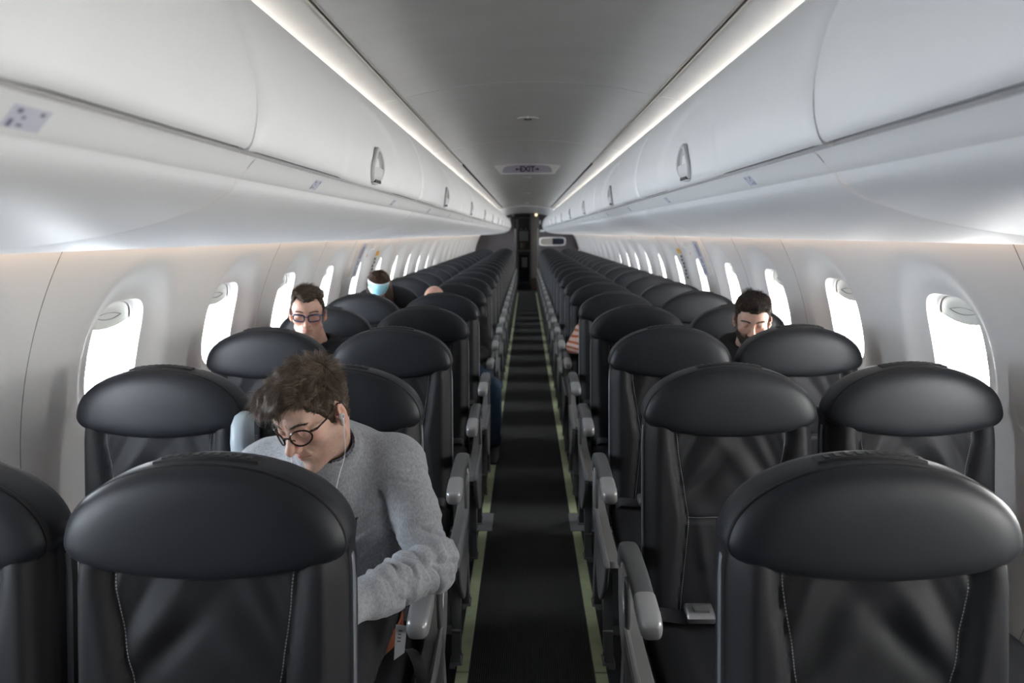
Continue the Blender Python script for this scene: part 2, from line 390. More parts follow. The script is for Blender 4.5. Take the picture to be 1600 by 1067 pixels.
# ------------------------------------------------------------------ overhead bins
DP = interp([(.413, 1.624), (.404, 1.640), (.396, 1.675), (.396, 1.72), (.412, 1.79), (.444, 1.853), (.495, 1.91), (.57, 1.965)], 40)
VP = interp([(.409, 1.613), (.416, 1.607), (.431, 1.590), (.440, 1.583)], 8)
UP = interp([(.440, 1.583), (.455, 1.564), (.50, 1.540), (.58, 1.514), (.70, 1.492), (.86, 1.476), (1.02, 1.468), (1.135, 1.468), (1.15, 1.474)], 36)
def make_bin(s, L):
    t = empty('overhead_bin', (0, 0, 0)); g = .004
    # door, with softly rounded ends and a shallow scoop round the latch
    q = MB(); ys = np.concatenate([[g, g+.003, g+.010, g+.022], np.linspace(.05, L-.05, 60), [L-g-.022, L-g-.010, L-g-.003, L-g]])
    cen = .805
    rows = []
    for y in ys:
        e = min(y-g, L-g-y); inn = .010*(1-min(e/.022, 1))**2.2
        row = []
        for k, (x, z) in enumerate(DP):
            kk = k/(len(DP)-1)
            inb = .010*(1-min(kk/.05, 1))**2
            r = math.hypot((y-cen)/.34, (z-1.655)/.19)
            sc = .007*(smooth(1.0, .80, r))
            row.append((s*(x+inn+inb*.5+sc), y, z))
        rows.append(row)
    q.grid(rows, 'white')
    rr = [[(s*(p[0]+.012), yy, p[1]) for p in DP] for yy in (ys[0],)]
    q.grid([[(s*(p[0]+.010), ys[0], p[1]) for p in DP], [(s*(p[0]+.05), ys[0], p[1]) for p in DP]], 'white')
    q.grid([[(s*(p[0]+.010), ys[-1], p[1]) for p in DP], [(s*(p[0]+.05), ys[-1], p[1]) for p in DP]], 'white')
    q.grid([[(s*(DP[0][0]+.010), y, DP[0][1]) for y in ys], [(s*(DP[0][0]+.06), y, DP[0][1]+.004) for y in ys]], 'white')
    q.build('door', t, fixn=False, angle=50)
    # body behind the door keeps the gaps dark
    q = MB(); q.grid([[(s*(x+.022), y, z) for x, z in DP[:34]] for y in (.001, L-.001)], 'gap'); q.grid([[(s*x, y, z) for x, z in ((.570, 1.9645), (.61, 1.9665), (.66, 1.958))] for y in (.001, L-.001)], 'white'); q.build('bin_body', t, fixn=False)
    q = MB(); q.grid([[(s*x, y, z) for x, z in VP] for y in (.0, .002, L-.002, L)], 'white')
    q.grid([[(s*.409, y, 1.613), (s*.420, y, 1.614), (s*.450, y, 1.616)] for y in (0, L)], 'white'); q.grid([[(s*.434, y, 1.60), (s*.434, y, 1.66)] for y in (0, L)], 'seam')
    q.build('valance', t, fixn=False, angle=60)
    q = MB(); rows = []
    for y in (0, .003, .008, L-.008, L-.003, L):
        e = min(y, L-y); dz = .0022*(1-min(e/.006, 1))
        rows.append([(s*x, y, z+dz) for x, z in UP])
    q.grid(rows, 'white2'); q.grid([[(s*1.15, y, 1.474), (s*1.13, y, 1.50), (s*.9, y, 1.52)] for y in (0, L)], 'white2')
    q.build('underside', t, fixn=False, angle=60)
    # latch
    la = MB()
    def surf(z):
        i = np.interp(z, DP[:, 1], DP[:, 0]); return i
    def teardrop(k, off, n=36):
        pts = []
        for a in np.linspace(0, 2*PI, n, endpoint=False):
            c, si = math.cos(a), math.sin(a)
            wz = .043*k*si; wy = .072*k*math.copysign(abs(c)**.8, c)*(1-.42*max(si, 0)**1.3 if si > 0 else 1-.12*si*si)
            if si > 0: wz *= 1.25
            z = 1.672+wz; pts.append((s*(surf(z)+.006-off), cen+wy*.9, z))
        return pts
    la.grid([teardrop(1.0, 0), teardrop(1.0, .006), teardrop(.93, .009), teardrop(.80, .008), teardrop(.77, .001)], 'latch', closev=True)
    la.add(teardrop(.77, .001), [tuple(range(36))], 'latch2'); lo = la.build('latch', t, fixn=False, angle=60)
    fl = MB(); pz = [1.640, 1.645, 1.652, 1.660, 1.668, 1.672]; rows = []
    for z in pz:
        w = .050*(1-((z-1.655)/.05)**2); off = .0075 if z > 1.640 else .004
        rows.append([(s*(surf(z)+.006-off-.002*(1-abs(u))), cen+u*w, z) for u in np.linspace(-1, 1, 9)])
    fl.grid(rows, 'latch'); fl.box((min(s*.40, s*.412), cen-.034, 1.634), (max(s*.40, s*.412), cen+.034, 1.641), 'black'); fl.build('latch_flap', lo, fixn=False)
    return t
def placard(s, t, y, wide=1.0):
    q = MB(); f = lambda v: (VP[2][0]+(VP[6][0]-VP[2][0])*v, VP[2][1]+(VP[6][1]-VP[2][1])*v)
    def patch(y0, y1, v0, v1, m, off):
        nx, nz = -(VP[2][1]-VP[6][1]), -(VP[6][0]-VP[2][0]); l = math.hypot(nx, nz)
        pts = []
        for yy, vv in ((y0, v0), (y1, v0), (y1, v1), (y0, v1)):
            x, z = f(vv); pts.append((s*(x+nx/l*off), yy, z+nz/l*off))
        q.add(pts, [(0, 1, 2, 3)], m)
    patch(y-.022*wide, y+.022*wide, .12, .85, 'lilac', .0012)
    for (a, c, d, e) in ((-.018, -.013, .55, .80), (-.016, -.010, .20, .34), (-.007, -.003, .40, .50), (-.008, -.001, .66, .74), (.010, .015, .2, .32)):
        patch(y+a*wide, y+c*wide, d, e, 'ink', .0020)
    return q.build('placard', t, fixn=False)
BL = 1.574
PRO = {}
for s in (-1, 1): PRO[s] = make_bin(s, BL-.003)
cm = childmap()
ordn = ['nearest', 'second', 'third', 'fourth', 'fifth', 'sixth', 'seventh', 'eighth', 'ninth', 'tenth', 'eleventh', 'twelfth']
for s, side in ((-1, 'left'), (1, 'right')):
    y = 1.035-BL; k = 1
    while y < 17.5:
        o = PRO[s] if k == 1 else copy_tree(PRO[s], cm)
        o.location = (0, y, 0)
        if y+BL > 17.8: o.scale = (1, (17.87-y)/BL, 1)
        if k == 0: lb = 'white overhead luggage bin on the %s, behind the camera' % side
        elif k == 1: lb = 'white overhead bin filling the upper %s corner, closest to the camera' % side
        else: lb = 'white overhead bin with teardrop latch, %s whole one along the %s side' % (['first', 'second', 'third', 'fourth', 'fifth', 'sixth', 'seventh', 'eighth', 'ninth', 'tenth', 'eleventh', 'twelfth'][k-2], side)
        tag(o, lb, 'overhead bin', 'overhead bins along the %s side' % side)
        if k >= 1: BINS = None
        for yp in [.58+.787*j for j in range(22)]:
            if y <= yp < y+BL and yp > 0: placard(s, o, (yp-y))
        y += BL; k += 1
# sidewall lights tucked behind the lower edge of the bins
for s, side in ((-1, 'left'), (1, 'right')):
    q = MB(); q.box((min(s*1.10, s*1.145), -.6, 1.505), (max(s*1.10, s*1.145), 17.6, 1.512), 'walllight')
    tag(q.build('sidewall_light', smooth=False), 'warm light line between the %s bins and the sidewall' % side, 'light strip', 'sidewall light strips')
M['wash'] = mat('ceiling wash light', (1, .95, .88), .5, emit=((1, .94, .87), 5.5))
for s, side in ((-1, 'left'), (1, 'right')):
    q = MB(); q.grid([[(s*.642, y, 1.962), (s*.642, y, 1.982)] for y in (-.9, 17.2)], 'wash'); q.grid([[(s*.645, y, 1.958), (s*.645, y, 1.986)] for y in (-.9, 17.2)], 'white')
    tag(q.build('ceiling_wash_light', smooth=False, fixn=False), 'thin light line on top of the %s bins washing the ceiling' % side, 'light strip', 'ceiling wash lights')
# ------------------------------------------------------------------ front bulkhead, galley
YB = 17.89
b = MB()
for s in (-1, 1):
    b.box((min(s*.315, s*1.36), YB, 0), (max(s*.315, s*1.36), YB+.05, 2.10), 'bulk')
b.box((-.315, YB, 2.0), (.315, YB+.05, 2.10), 'beige')
tag(b.build('wall_front', smooth=False), kind='structure')
b = MB(); b.box((-1.4, 20.2, -.05), (1.4, 20.25, 2.2), 'dark'); tag(b.build('wall_galley_end', smooth=False), kind='structure')
b = MB(); b.box((-1.4, Y0-.05, -.05), (1.4, Y0, 2.2), 'bulk'); tag(b.build('wall_back', smooth=False), kind='structure')
b = MB()
b.box((-.315, YB-.012, .0), (-.275, YB+.03, 1.62), 'steel'); b.box((.275, YB-.012, 0), (.315, YB+.03, 1.62), 'steel')
tag(b.build('trim_%d' % (tn+1), smooth=False, bevel=.004), kind='structure'); tn += 1
t = empty('galley_unit', (-.08, 18.5, 0)); tag(t, 'dark metal galley cabinet with lit lockers seen through the front doorway', 'galley cabinet')
q = MB(); q.box((-.23, 0, 0), (.235, .5, 2.02), 'dark'); q.build('carcass', t, smooth=False)
for (x0, x1, z0, z1, m) in ((-.14, .15, 1.62, 1.90, 'dark'), (-.14, .15, .20, .93, 'screen')):
    q = MB(); w = .012
    q.box((x0, -.02, z0), (x1, -.005, z1), m)
    q.box((x0-w, -.03, z0-w), (x0, 0, z1+w), 'galley'); q.box((x1, -.03, z0-w), (x1+w, 0, z1+w), 'galley'); q.box((x0, -.03, z1), (x1, 0, z1+w), 'galley'); q.box((x0, -.03, z0-w), (x1, 0, z0), 'galley')
    q.build('locker_door', t, smooth=False)
q = MB(); q.box((-.12, -.025, 1.30), (.12, -.005, 1.56), 'seam'); q.build('work_panel', t, smooth=False)
q = MB(); q.box((-.12, -.03, 1.58), (.13, -.01, 1.64), 'black'); q.box((-.09, -.034, 1.59), (-.05, -.03, 1.63), 'galley'); q.box((.04, -.034, 1.59), (.08, -.03, 1.63), 'galley'); q.build('control_strip', t, smooth=False)
q = MB(); q.box((-.10, -.045, 1.10), (.03, -.01, 1.27), 'brown'); q.box((-.08, -.05, 1.12), (-.045, -.045, 1.25), 'beige'); q.build('drawer_box', t, smooth=False)
q = MB(); q.box((-.16, -.06, 1.03), (.18, 0, 1.055), 'galley'); q.box((-.14, -.055, .93), (.16, 0, 1.02), 'dark'); q.build('counter_edge', t, smooth=False)
q = MB(); q.box((-.06, -.03, .60), (.09, -.018, .86), 'galley'); q.build('latch_plate', t, smooth=False)
q = MB(); q.box((.175, -.04, .1), (.235, 0, 2.0), 'galley'); q.box((-.20, -.03, .1), (-.165, 0, 1.95), 'galley'); q.build('frame_post', t, smooth=False)
t = empty('galley_partition', (.21, 18.2, 0)); tag(t, 'tall beige partition panel right of the galley cabinet', 'partition')
q = MB(); q.box((-.10, 0, .05), (.115, .06, 2.02), 'beige'); q.build('panel', t, bevel=.006)
q = MB(); q.box((-.102, -.004, 0), (.117, .064, .33), 'brown'); q.build('kick_panel', t, bevel=.004)
b = MB(); pts = [(-.38, 1.97), (-.02, 2.0), (-.16, 1.93), (-.24, 1.86), (-.37, 1.85)]
b.prism([(x, z) for x, z in pts], YB-.06, YB-.01, 'black', axis='y', bev=.003)
tag(b.build('curtain_valance', smooth=False), 'black angled panel above the left side of the front doorway', 'panel')
t = empty('doorway_lamp', (.245, YB-.02, 1.965)); tag(t, 'small round warm lamp above the right side of the front doorway', 'lamp')
q = MB(); q.tube([(0, 0, 0), (0, -.02, 0)], .045, 'galley', 20); q.build('bezel', t); q = MB(); q.tube([(0, -.02, 0), (0, -.03, 0)], .036, 'lamp', 20); q.build('bulb', t)
t = empty('doorway_lamp', (-.35, YB-.07, 1.955)); tag(t, 'tiny dim lamp on the black panel left of the front doorway', 'lamp')
q = MB(); q.tube([(0, 0, 0), (0, -.012, 0)], .028, 'beige', 16); q.build('bezel', t); q = MB(); q.tube([(0, -.012, 0), (0, -.018, 0)], .020, 'shade', 16); q.build('bulb', t)
t = empty('wall_display', (.665, YB-.002, 1.285)); tag(t, 'white framed wide display, half dark, on the right of the front bulkhead', 'display')
q = MB(); n = 40
def rr(w, h, y, n=40, p=5): return [(superell(a, w, h, p)[0], y, superell(a, w, h, p)[1]) for a in np.linspace(0, 2*PI, n, endpoint=False)]
q.grid([rr(.345, .115, 0), rr(.345, .115, -.03), rr(.325, .098, -.035), rr(.305, .082, -.015)], 'white', closev=True); q.build('frame', t, fixn=False)
q = MB(); q.box((-.305, -.016, -.083), (.0, -.012, .083), 'beige'); q.box((-.17, -.018, -.04), (-.08, -.015, .05), 'seam'); q.build('grey_panel', t, smooth=False)
q = MB(); q.box((.01, -.018, -.083), (.30, -.010, .083), 'screen'); q.build('dark_panel', t, smooth=False)
for (x, z, w, h, lb) in ((.40, 1.56, .055, .028, 'small white box under the right bins on the front bulkhead'), (.345, 1.78, .022, .05, 'small grey pictogram plate right of the front doorway')):
    q = MB(); q.box((x-w, YB-.03, z-h), (x+w, YB, z+h), 'white' if w > .03 else 'shade'); tag(q.build('wall_plate', bevel=.006), lb, 'wall plate')
q = MB(); q.box((-.52, YB-.10, 1.80), (-.41, YB-.065, 1.90), 'lilac'); q.box((-.50, YB-.104, 1.82), (-.45, YB-.10, 1.86), 'redink'); tag(q.build('wall_plate', bevel=.004), 'small pink and white notice left of the front doorway', 'notice')
# ------------------------------------------------------------------ overwing exit fittings on both sidewalls
for s, side in ((-1, 'left'), (1, 'right')):
    t = empty('exit_handle_cover', (0, 0, 0)); tag(t, 'long lilac grey instruction bar with dark print beside the %s overwing exit' % side, 'instruction bar', 'overwing exit instruction bars')
    q = MB(); yb = 5.02 if s < 0 else 4.96
    for (w, off, m) in ((.17, .022, 'white'), (.125, .0245, 'lilac')):
        zs = np.linspace(1.19, 1.435, 12)
        q.grid([[(s*(wx(z)-off), yb-w/2, z), (s*(wx(z)-off), yb+w/2, z)] for z in zs], m)
    zs = np.linspace(1.19, 1.435, 12)
    for e in (-.085, .085): q.grid([[(s*(wx(z)-.022), yb+e, z), (s*wx(z), yb+e, z)] for z in zs], 'white')
    q.build('bar', t, fixn=False)
    q = MB(); z = 1.41
    for k in range(22):
        if k in (9, 10, 14, 15, 17): z -= .009; continue
        q.add([(s*(wx(zz)-.026), yb-.002+dy, zz) for zz, dy in ((z, -.030), (z, .020), (z-.006, .020), (z-.006, -.030))], [(0, 1, 2, 3)], 'ink'); z -= .0095
    q.build('print', t, fixn=False)
    t2 = empty('exit_placard', (0, 0, 0)); tag(t2, 'amber square with column of black marks beside the %s overwing exit window' % side, 'placard', 'amber exit placards')
    yo = 5.70 if s < 0 else 5.72
    q = MB(); q.grid([[(s*(wx(z)-.004), yo-.06, z), (s*(wx(z)-.004), yo+.06, z)] for z in (1.325, 1.345, 1.365)], 'orange'); q.build('amber_square', t2, fixn=False)
    q = MB(); z = 1.31
    for k in range(7):
        q.add([(s*(wx(zz)-.004), yo-.02+dy+.02*(k % 2), zz) for zz, dy in ((z, -.04), (z, .035), (z-.020, .03), (z-.020, -.02))], [(0, 1, 2, 3)], 'black'); z -= .029
    q.build('arrow_marks', t2, fixn=False)
    q = MB(); q.grid([[(s*(wx(z)-.016), 5.42+dy, z) for dy in (-.05, .05)] for z in (1.39, 1.405, 1.42)], 'white'); q.grid([[(s*(wx(z)-.016+.014*(k % 2)), 5.42+dy*(1+.3*(k % 2)), z) for dy in (-.05, .05)] for k, z in enumerate((1.39, 1.38))], 'white')
    q.grid([[(s*(wx(z)-.004), 5.33+dy, z) for dy in (-.02, .02)] for z in (1.345, 1.325)], 'redink')
    tag(q.build('pull_cover', fixn=False), 'small white pull cover above the %s overwing exit window' % side, 'handle cover', 'overwing exit pull covers')
# ------------------------------------------------------------------ seats
SEAT_ZT = 1.150
HW, HZ0, HA, HB = .236, 1.001, .135, .062     # headrest half width, widest height, rise above, drop below
def recl(z): return -.085*(1-np.clip((z-.40)/.60, 0, 1))           # backrest leans away towards the top
def head_outline(n=72, k=1.0):
    P = []
    for a in np.linspace(0, 2*PI, n, endpoint=False):
        c, s_ = math.cos(a), math.sin(a)
        if s_ >= 0: x, z = superell(a, HW, HA, 2.0)
        else:
            u = 1-abs(c)
            if u < .2: t = u/.2; x = HW*(1-.075*t**1.7); z = -.033*t**.85
            else: t = (u-.2)/.8; x = .925*HW*(1-t); z = -.033-(HB-.033)*(1-(1-t)**2)
            x = math.copysign(x, c)
        P.append((x, z))
    P = np.array(P)
    for _ in range(4): P = (np.roll(P, 1, 0)+2*P+np.roll(P, -1, 0))/4
    return [(x*k, HZ0-.004+(z+.004)*k) for x, z in P]
def drape(x, z, seed):
    """soft folds pulled down from the corners of the loose cover"""
    f = 0
    for (cx, cz, ang, wd, ln, am) in FOLDS[seed]:
        dx, dz = x-cx, z-cz; u = dx*math.cos(ang)+dz*math.sin(ang); v = -dx*math.sin(ang)+dz*math.cos(ang)
        f += am*math.exp(-(v/wd)**2)*math.exp(-(u/ln)**2)
    return f
FR = random.Random(3)
FOLDS = []
for k in range(3):
    F = []
    for s in (-1, 1):
        for j in range(4):
            F.append((s*(.145-.035*j), .93-.028*j, (PI/2+s*(.35+.12*j)+FR.uniform(-.08, .08)), .010+.004*j, .055+.02*j, FR.choice((-1, 1))*(.0045+.001*j)))
        F.append((s*.10, .80, PI/2+s*.9, .02, .10, .005)); F.append((s*.07, .60, PI/2-s*.15, .016, .12, -.006))
    for j in range(6): F.append((FR.uniform(-.1, .1), FR.uniform(.5, .88), FR.uniform(.3, 2.8), FR.uniform(.014, .03), FR.uniform(.05, .12), FR.uniform(-.004, .004)))
    FOLDS.append(F)
def stitch_x(z):
    z = np.clip(z, .38, .985); return float(np.interp(z, [.38, .50, .62, .715, .80, .90, .985], [.150, .143, .130, .121, .134, .150, .158]))
def back_y(x, z, seed):
    ax = abs(x); sx_ = stitch_x(z)
    y = float(recl(z))
    bol = .020*float(smooth(sx_-.012, sx_+.028, ax))                # side bolsters stand proud
    y -= bol; y += .006*math.exp(-((ax-sx_)/.006)**2)               # stitched valley
    y += .05*float(smooth(.184, .230, ax))**2                      # rounded outer edge
    y += .006*math.exp(-((z-.715)/.006)**2)*(ax < sx_)
    y += .020*float(smooth(.965, .995, z)); y += .02*float(smooth(.44, .38, z))
    if ax < sx_+.03: y += drape(x, z, seed)*(1-float(smooth(sx_-.01, sx_+.03, ax)))
    else: y += drape(x, z, seed)*.35
    return y
def seat_meshes(seed):
    out = {}
    # headrest cushion
    q = MB(); F = head_outline(); n = len(F); rows = []
    def ring(k, y): return [(x, y, z) for x, z in head_outline(k=k)]
    for k, y in ((.0001, -.0330), (.25, -.0328), (.45, -.0322), (.62, -.0307), (.76, -.0280), (.86, -.0235), (.93, -.0170), (.975, -.009), (.992, -.002)): rows.append(ring(k, y))
    q.grid(rows, 'leather', closev=True, flip=True)
    q.grid([ring(.990, -.002), ring(.972, .006), ring(.998, .010)], 'piping', closev=True, flip=True)
    q.grid([ring(.998, .010), ring(1.008, .016), ring(1.010, .03), ring(1.008, .055), ring(.99, .072), ring(.94, .082), ring(.6, .086), ring(.0001, .087)], 'leather', closev=True, flip=True)
    out['headrest'] = q
    q = MB(); pts = [(x, .004, z) for x, z in head_outline(k=.992)]; q.tube(pts, .0030, 'piping', 6, closed=True); out['piping'] = q
    q = MB()                                                        # fastener strip on the crown
    rows = []
    for x in np.linspace(-.088, .088, 19):
        z = HZ0+HA*1.008*(1-abs(x/HW)**2.0)**(1/2.0); rows.append([(x, .022, z-.004), (x, .024, z+.0035), (x, .047, z+.0035), (x, .049, z-.004)])
    q.grid(rows, 'piping'); k = len(q.v); i = q.slot('piping'); q.f += [(0, 1, 2, 3), (k-4, k-1, k-2, k-3)]; q.m += [i, i]
    for x in np.linspace(-.07, .07, 9): q.box((x-.005, .028, HZ0+HA*(1-abs(x/HW)**2.0)**(1/2.0)+.0035), (x+.004, .043, HZ0+HA*(1-abs(x/HW)**2.0)**(1/2.0)+.006), 'leather')
    out['fastener_strip'] = q
    # backrest
    q = MB(); xs = np.unique(np.concatenate([np.linspace(-.230, .230, 70), [-.229, .229]])); zs = np.linspace(.38, .998, 92)
    q.grid([[(x*(1-.02*float(smooth(.93, .998, z)))*(1+.012*math.sin((z-.4)*4)), back_y(x, z, seed), z) for x in xs] for z in zs], 'cloth')
    for sgn in (-1, 1):                                             # side walls
        q.grid([[(sgn*.230*(1-.02*float(smooth(.93, .998, z)))*(1+.012*math.sin((z-.4)*4)), back_y(sgn*.230, z, seed)+d, z) for d in (0, .012, .03, .05)] for z in zs], 'cloth')
    q.grid([[(x, back_y(x, zs[0], seed)+d, zs[0]) for x in xs] for d in (0, .06)], 'cloth')
    q.grid([[(x, back_y(x, zs[-1], seed)+d, zs[-1]+.004*bool(d)) for x in xs] for d in (0, .02, .05)], 'cloth')
    out['backrest'] = q
    q = MB()
    def dash(pts):
        pts = np.array(pts); d = np.linalg.norm(np.diff(pts, axis=0), axis=1); L = np.concatenate([[0], np.cumsum(d)]); u = 0
        while u+.0036 < L[-1]:
            a = [np.interp(u, L, pts[:, i]) for i in range(3)]; c = [np.interp(u+.0036, L, pts[:, i]) for i in range(3)]
            q.tube([a, c], .0008, 'stitch', 4, caps=False); u += .0058
    for sgn in (-1, 1): dash([(sgn*(stitch_x(z)-.007), back_y(sgn*(stitch_x(z)-.007), z, seed)-.0016, z) for z in np.linspace(.42, .96, 70)])
    dash([(x, back_y(x, .7205, seed)-.0016, .7205) for x in np.linspace(-.114, .114, 50)])
    out['stitching'] = q
    # hard shell behind
    q = MB(); rows = []
    for z in np.linspace(.34, 1.0, 16):
        w = .2345 if z < .93 else .2345-.02*((z-.93)/.07)**2; y = float(recl(z)); t = .055
        rows.append([(-w, y+.050, z), (-w, y+.062, z), (-w+.012, y+.078, z), (-.12, y+.09, z), (.12, y+.09, z), (w-.012, y+.078, z), (w, y+.062, z), (w, y+.050, z), (w-.004, y+.046, z), (-w+.004, y+.046, z)])
    q.grid(rows, 'shell', closev=True); out['back_shell'] = q
    # cushion
    q = MB(); n = 40; rows = []
    prof = [(-.06, .44), (-.12, .452), (-.28, .455), (-.42, .462), (-.49, .455), (-.520, .43), (-.525, .39), (-.505, .345), (-.40, .335), (-.06, .335)]
    prof = interp(prof, 40)
    for x in np.linspace(-.226, .226, 31):
        e = smooth(.19, .226, abs(x)); rows.append([(x, y+(.02*e if y < -.45 else 0), z-(.022*e*e if z > .40 else -.01*e)+.006*math.exp(-((abs(x)-.16)/.02)**2)*(z > .43)) for y, z in prof])
    q.grid(rows, 'cloth', closev=True); k = len(q.v); i = q.slot('cloth'); q.f += [tuple(range(40)), tuple(range(k-1, k-41, -1))]; q.m += [i, i]
    out['seat_cushion'] = q
    # seat pan / beams / legs
    q = MB(); q.box((-.215, -.47, .305), (.215, -.03, .334), 'shroud')
    out['seat_pan'] = q
    return out
def aisle_parts(s):
    """s=+1: seat stands right of the aisle, its aisle side is towards -x"""
    out = {}; a = -s; X = a*.2775
    # padded armrest
    path = interp([(.005, .565), (-.004, .598), (-.03, .622), (-.09, .633), (-.20, .632), (-.30, .620)], 20)
    def arm(path, w, h, m, q, r=.35, cap=False):
        rows = []
        T = np.gradient(path, axis=0)
        for (y, z), t in zip(path, T):
            t = t/np.linalg.norm(t); nn = np.array([t[1], -t[0]]);
            if nn[1] < 0: nn = -nn
            row = []
            for an in np.linspace(0, 2*PI, 20, endpoint=False):
                px, pz = superell(an, w/2, h/2, 3.4); row.append((X+px, y+nn[0]*pz, z+nn[1]*pz))
            rows.append(row)
        q.grid(rows, m, closev=True); k = len(q.v); i = q.slot(m); q.f += [tuple(range(k-len(rows)*20, k-len(rows)*20+20)), tuple(range(k-1, k-21, -1))]; q.m += [i, i]
    q = MB(); arm(path, .050, .044, 'pad', q); out['armrest'] = q
    q = MB(); tp = [(-.298, .6205), (-.33, .6155), (-.37, .6085), (-.392, .6045)]
    rows = []
    for (y, z), k in zip(tp + [(-.402, .6025), (-.407, .6015)], (1.0, 1.02, 1.02, .97, .82, .5)):
        rows.append([(X+superell(an, .0265*k, 1, 3.4)[0], y, z+superell(an, 1, .024*k, 3.4)[1]) for an in np.linspace(0, 2*PI, 20, endpoint=False)])
    q.grid(rows, 'tip', closev=True); i = q.slot('tip'); q.f += [tuple(range(20)), tuple(range(len(q.v)-1, len(q.v)-21, -1))]; q.m += [i, i]
    q.tube([(X-a*.025, -.335, .61), (X-a*.0315, -.335, .61)], .004, 'steel', 8)
    out['armrest_tip'] = q
    # support column and horizontal side rail
    q = MB()
    poly = interp([(-.005, .600), (-.03, .56), (-.055, .50), (-.10, .465), (-.20, .452), (-.36, .446), (-.530, .440)], 22).tolist() + [(-.545, .425), (-.520, .395), (-.40, .36), (-.20, .33), (-.06, .33), (.00, .38), (.03, .46), (.035, .55), (.02, .60)]
    q.prism(poly, X-.018, X+.018, 'support', bev=.003); out['armrest_support'] = q
    q = MB(); xo = X+a*.018
    poly = interp([(-.20, .470), (-.30, .452), (-.545, .438)], 8).tolist() + interp([(-.556, .42), (-.53, .36), (-.47, .29), (-.40, .235), (-.33, .25), (-.27, .31), (-.22, .38)], 18).tolist()
    q.prism(poly, min(xo, xo+a*.016), max(xo, xo+a*.016), 'shroud', bev=.004)
    rim = interp([(-.19, .478), (-.30, .460), (-.545, .446), (-.562, .43)], 12)
    q.tube([(xo+a*.008, y, z) for y, z in rim], .0085, 'shroud', 8)
    out['side_shroud'] = q
    q = MB()                                                        # small rounded pivot cover on the aisle face
    poly = interp([(-.15, .605), (-.20, .59), (-.205, .50), (-.185, .47), (-.16, .50), (-.150, .56)], 18).tolist()
    q.prism(poly, min(xo, xo+a*.010), max(xo, xo+a*.010), 'pad', bev=.003); out['pivot_cover'] = q
    for nm, dy in (('leg', 0), ('leg', 1)):
        q = MB()
        if dy == 0: poly = [(-.36, .36), (-.30, .34), (-.385, .03), (-.39, .012), (-.435, .012), (-.43, .05)]
        else: poly = [(-.10, .33), (-.05, .33), (.0, .05), (.0, .012), (-.05, .012), (-.06, .05)]
        xl = X - s*0; q.prism(poly, X-.016, X+.016, 'shroud', bev=.003)
        yb = -.412 if dy == 0 else -.03
        q.tube([(X-.018, yb, .12), (X+.018, yb, .12)], .006, 'steel', 8); q.tube([(X-.018, yb, .035), (X+.018, yb, .035)], .009, 'black', 10)
        q.prism([(yb-.04, 0), (yb+.04, 0), (yb+.03, .014), (yb-.03, .014)], X-.022, X+.022, 'shroud', bev=.002)
        out['leg%d' % dy] = q
    q = MB(); q.box((min(X-a*.014, X-a*.46), -.422, .112), (max(X-a*.014, X-a*.46), -.400, .134), 'shroud'); out['crossbar'] = q
    return out
def belt_parts(s):
    out = {}; a = -s; q = MB()
    rows = []
    P = interp([(a*.215, -.08, .44), (a*.20, -.115, .472), (a*.14, -.13, .474), (a*.06, -.125, .476), (-a*.03, -.14, .472), (-a*.12, -.12, .475), (-a*.205, -.09, .45)], 30)
    for p in P: rows.append([(p[0], p[1]-.022, p[2]-.004), (p[0], p[1], p[2]+.002), (p[0], p[1]+.022, p[2]+.010)])
    rows2 = [[(x, y, z+.0016) for x, y, z in r] for r in rows]
    q.grid(rows, 'belt'); q.grid(rows2, 'belt'); out['seatbelt'] = q
    q = MB(); c = np.array((a*.098, -.135, .488))
    q.prism([(c[1]-.028, c[2]-.010), (c[1]-.030, c[2]+.004), (c[1]-.018, c[2]+.014), (c[1]+.022, c[2]+.020), (c[1]+.028, c[2]+.010), (c[1]+.026, c[2]-.004)], c[0]-.040, c[0]+.034, 'buckle', bev=.004)
    q.box((c[0]-.020, c[1]-.016, c[2]+.013), (c[0]+.020, c[1]+.014, c[2]+.0205), 'pad')
    q.box((c[0]+.028, c[1]-.02, c[2]-.006), (c[0]+.045, c[1]+.02, c[2]+.002), 'steel'); out['buckle'] = q
    return out
PROTO = {}
def seat_proto(kind, s, seed, detail):
    t = empty('passenger_seat', (0, 0, 0))
    P = seat_meshes(seed)
    h = P['headrest'].build('headrest', t, angle=60); P['fastener_strip'].build('fastener_strip', h)
    if detail: P['piping'].build('piping', h)
    bk = P['backrest'].build('backrest', t, fixn=False, angle=50)
    if detail: P['stitching'].build('stitching', bk)
    P['back_shell'].build('back_shell', t); P['seat_cushion'].build('seat_cushion', t, angle=60); P['seat_pan'].build('seat_pan', t, smooth=False)
    if kind == 'aisle':
        A = aisle_parts(s)
        ar = A['armrest'].build('armrest', t); A['armrest_tip'].build('armrest_tip', ar); A['armrest_support'].build('armrest_support', t)
        A['side_shroud'].build('side_shroud', t); A['pivot_cover'].build('pivot_cover', t); A['leg0'].build('leg', t); A['leg1'].build('leg', t); A['crossbar'].build('crossbar', t, smooth=False)
    else:
        for yy in (-.40, -.03):
            q = MB(); X = s*.13
            q.prism([(yy, .31), (yy+.05, .31), (yy+.02, .012), (yy-.03, .012)], X-.016, X+.016, 'shroud', bev=.003); q.prism([(yy-.05, 0), (yy+.04, 0), (yy+.03, .014), (yy-.04, .014)], X-.022, X+.022, 'shroud', bev=.002); q.build('leg', t)
    if detail:
        B = belt_parts(s); bl = B['seatbelt'].build('seatbelt', t, fixn=False); B['buckle'].build('buckle', bl)
    return t
for kind in ('aisle', 'window'):
    for s in (-1, 1):
        for seed in range(2): PROTO[kind, s, seed, True] = seat_proto(kind, s, seed, True)
        PROTO[kind, s, 0, False] = seat_proto(kind, s, 2, False)
cm = childmap()
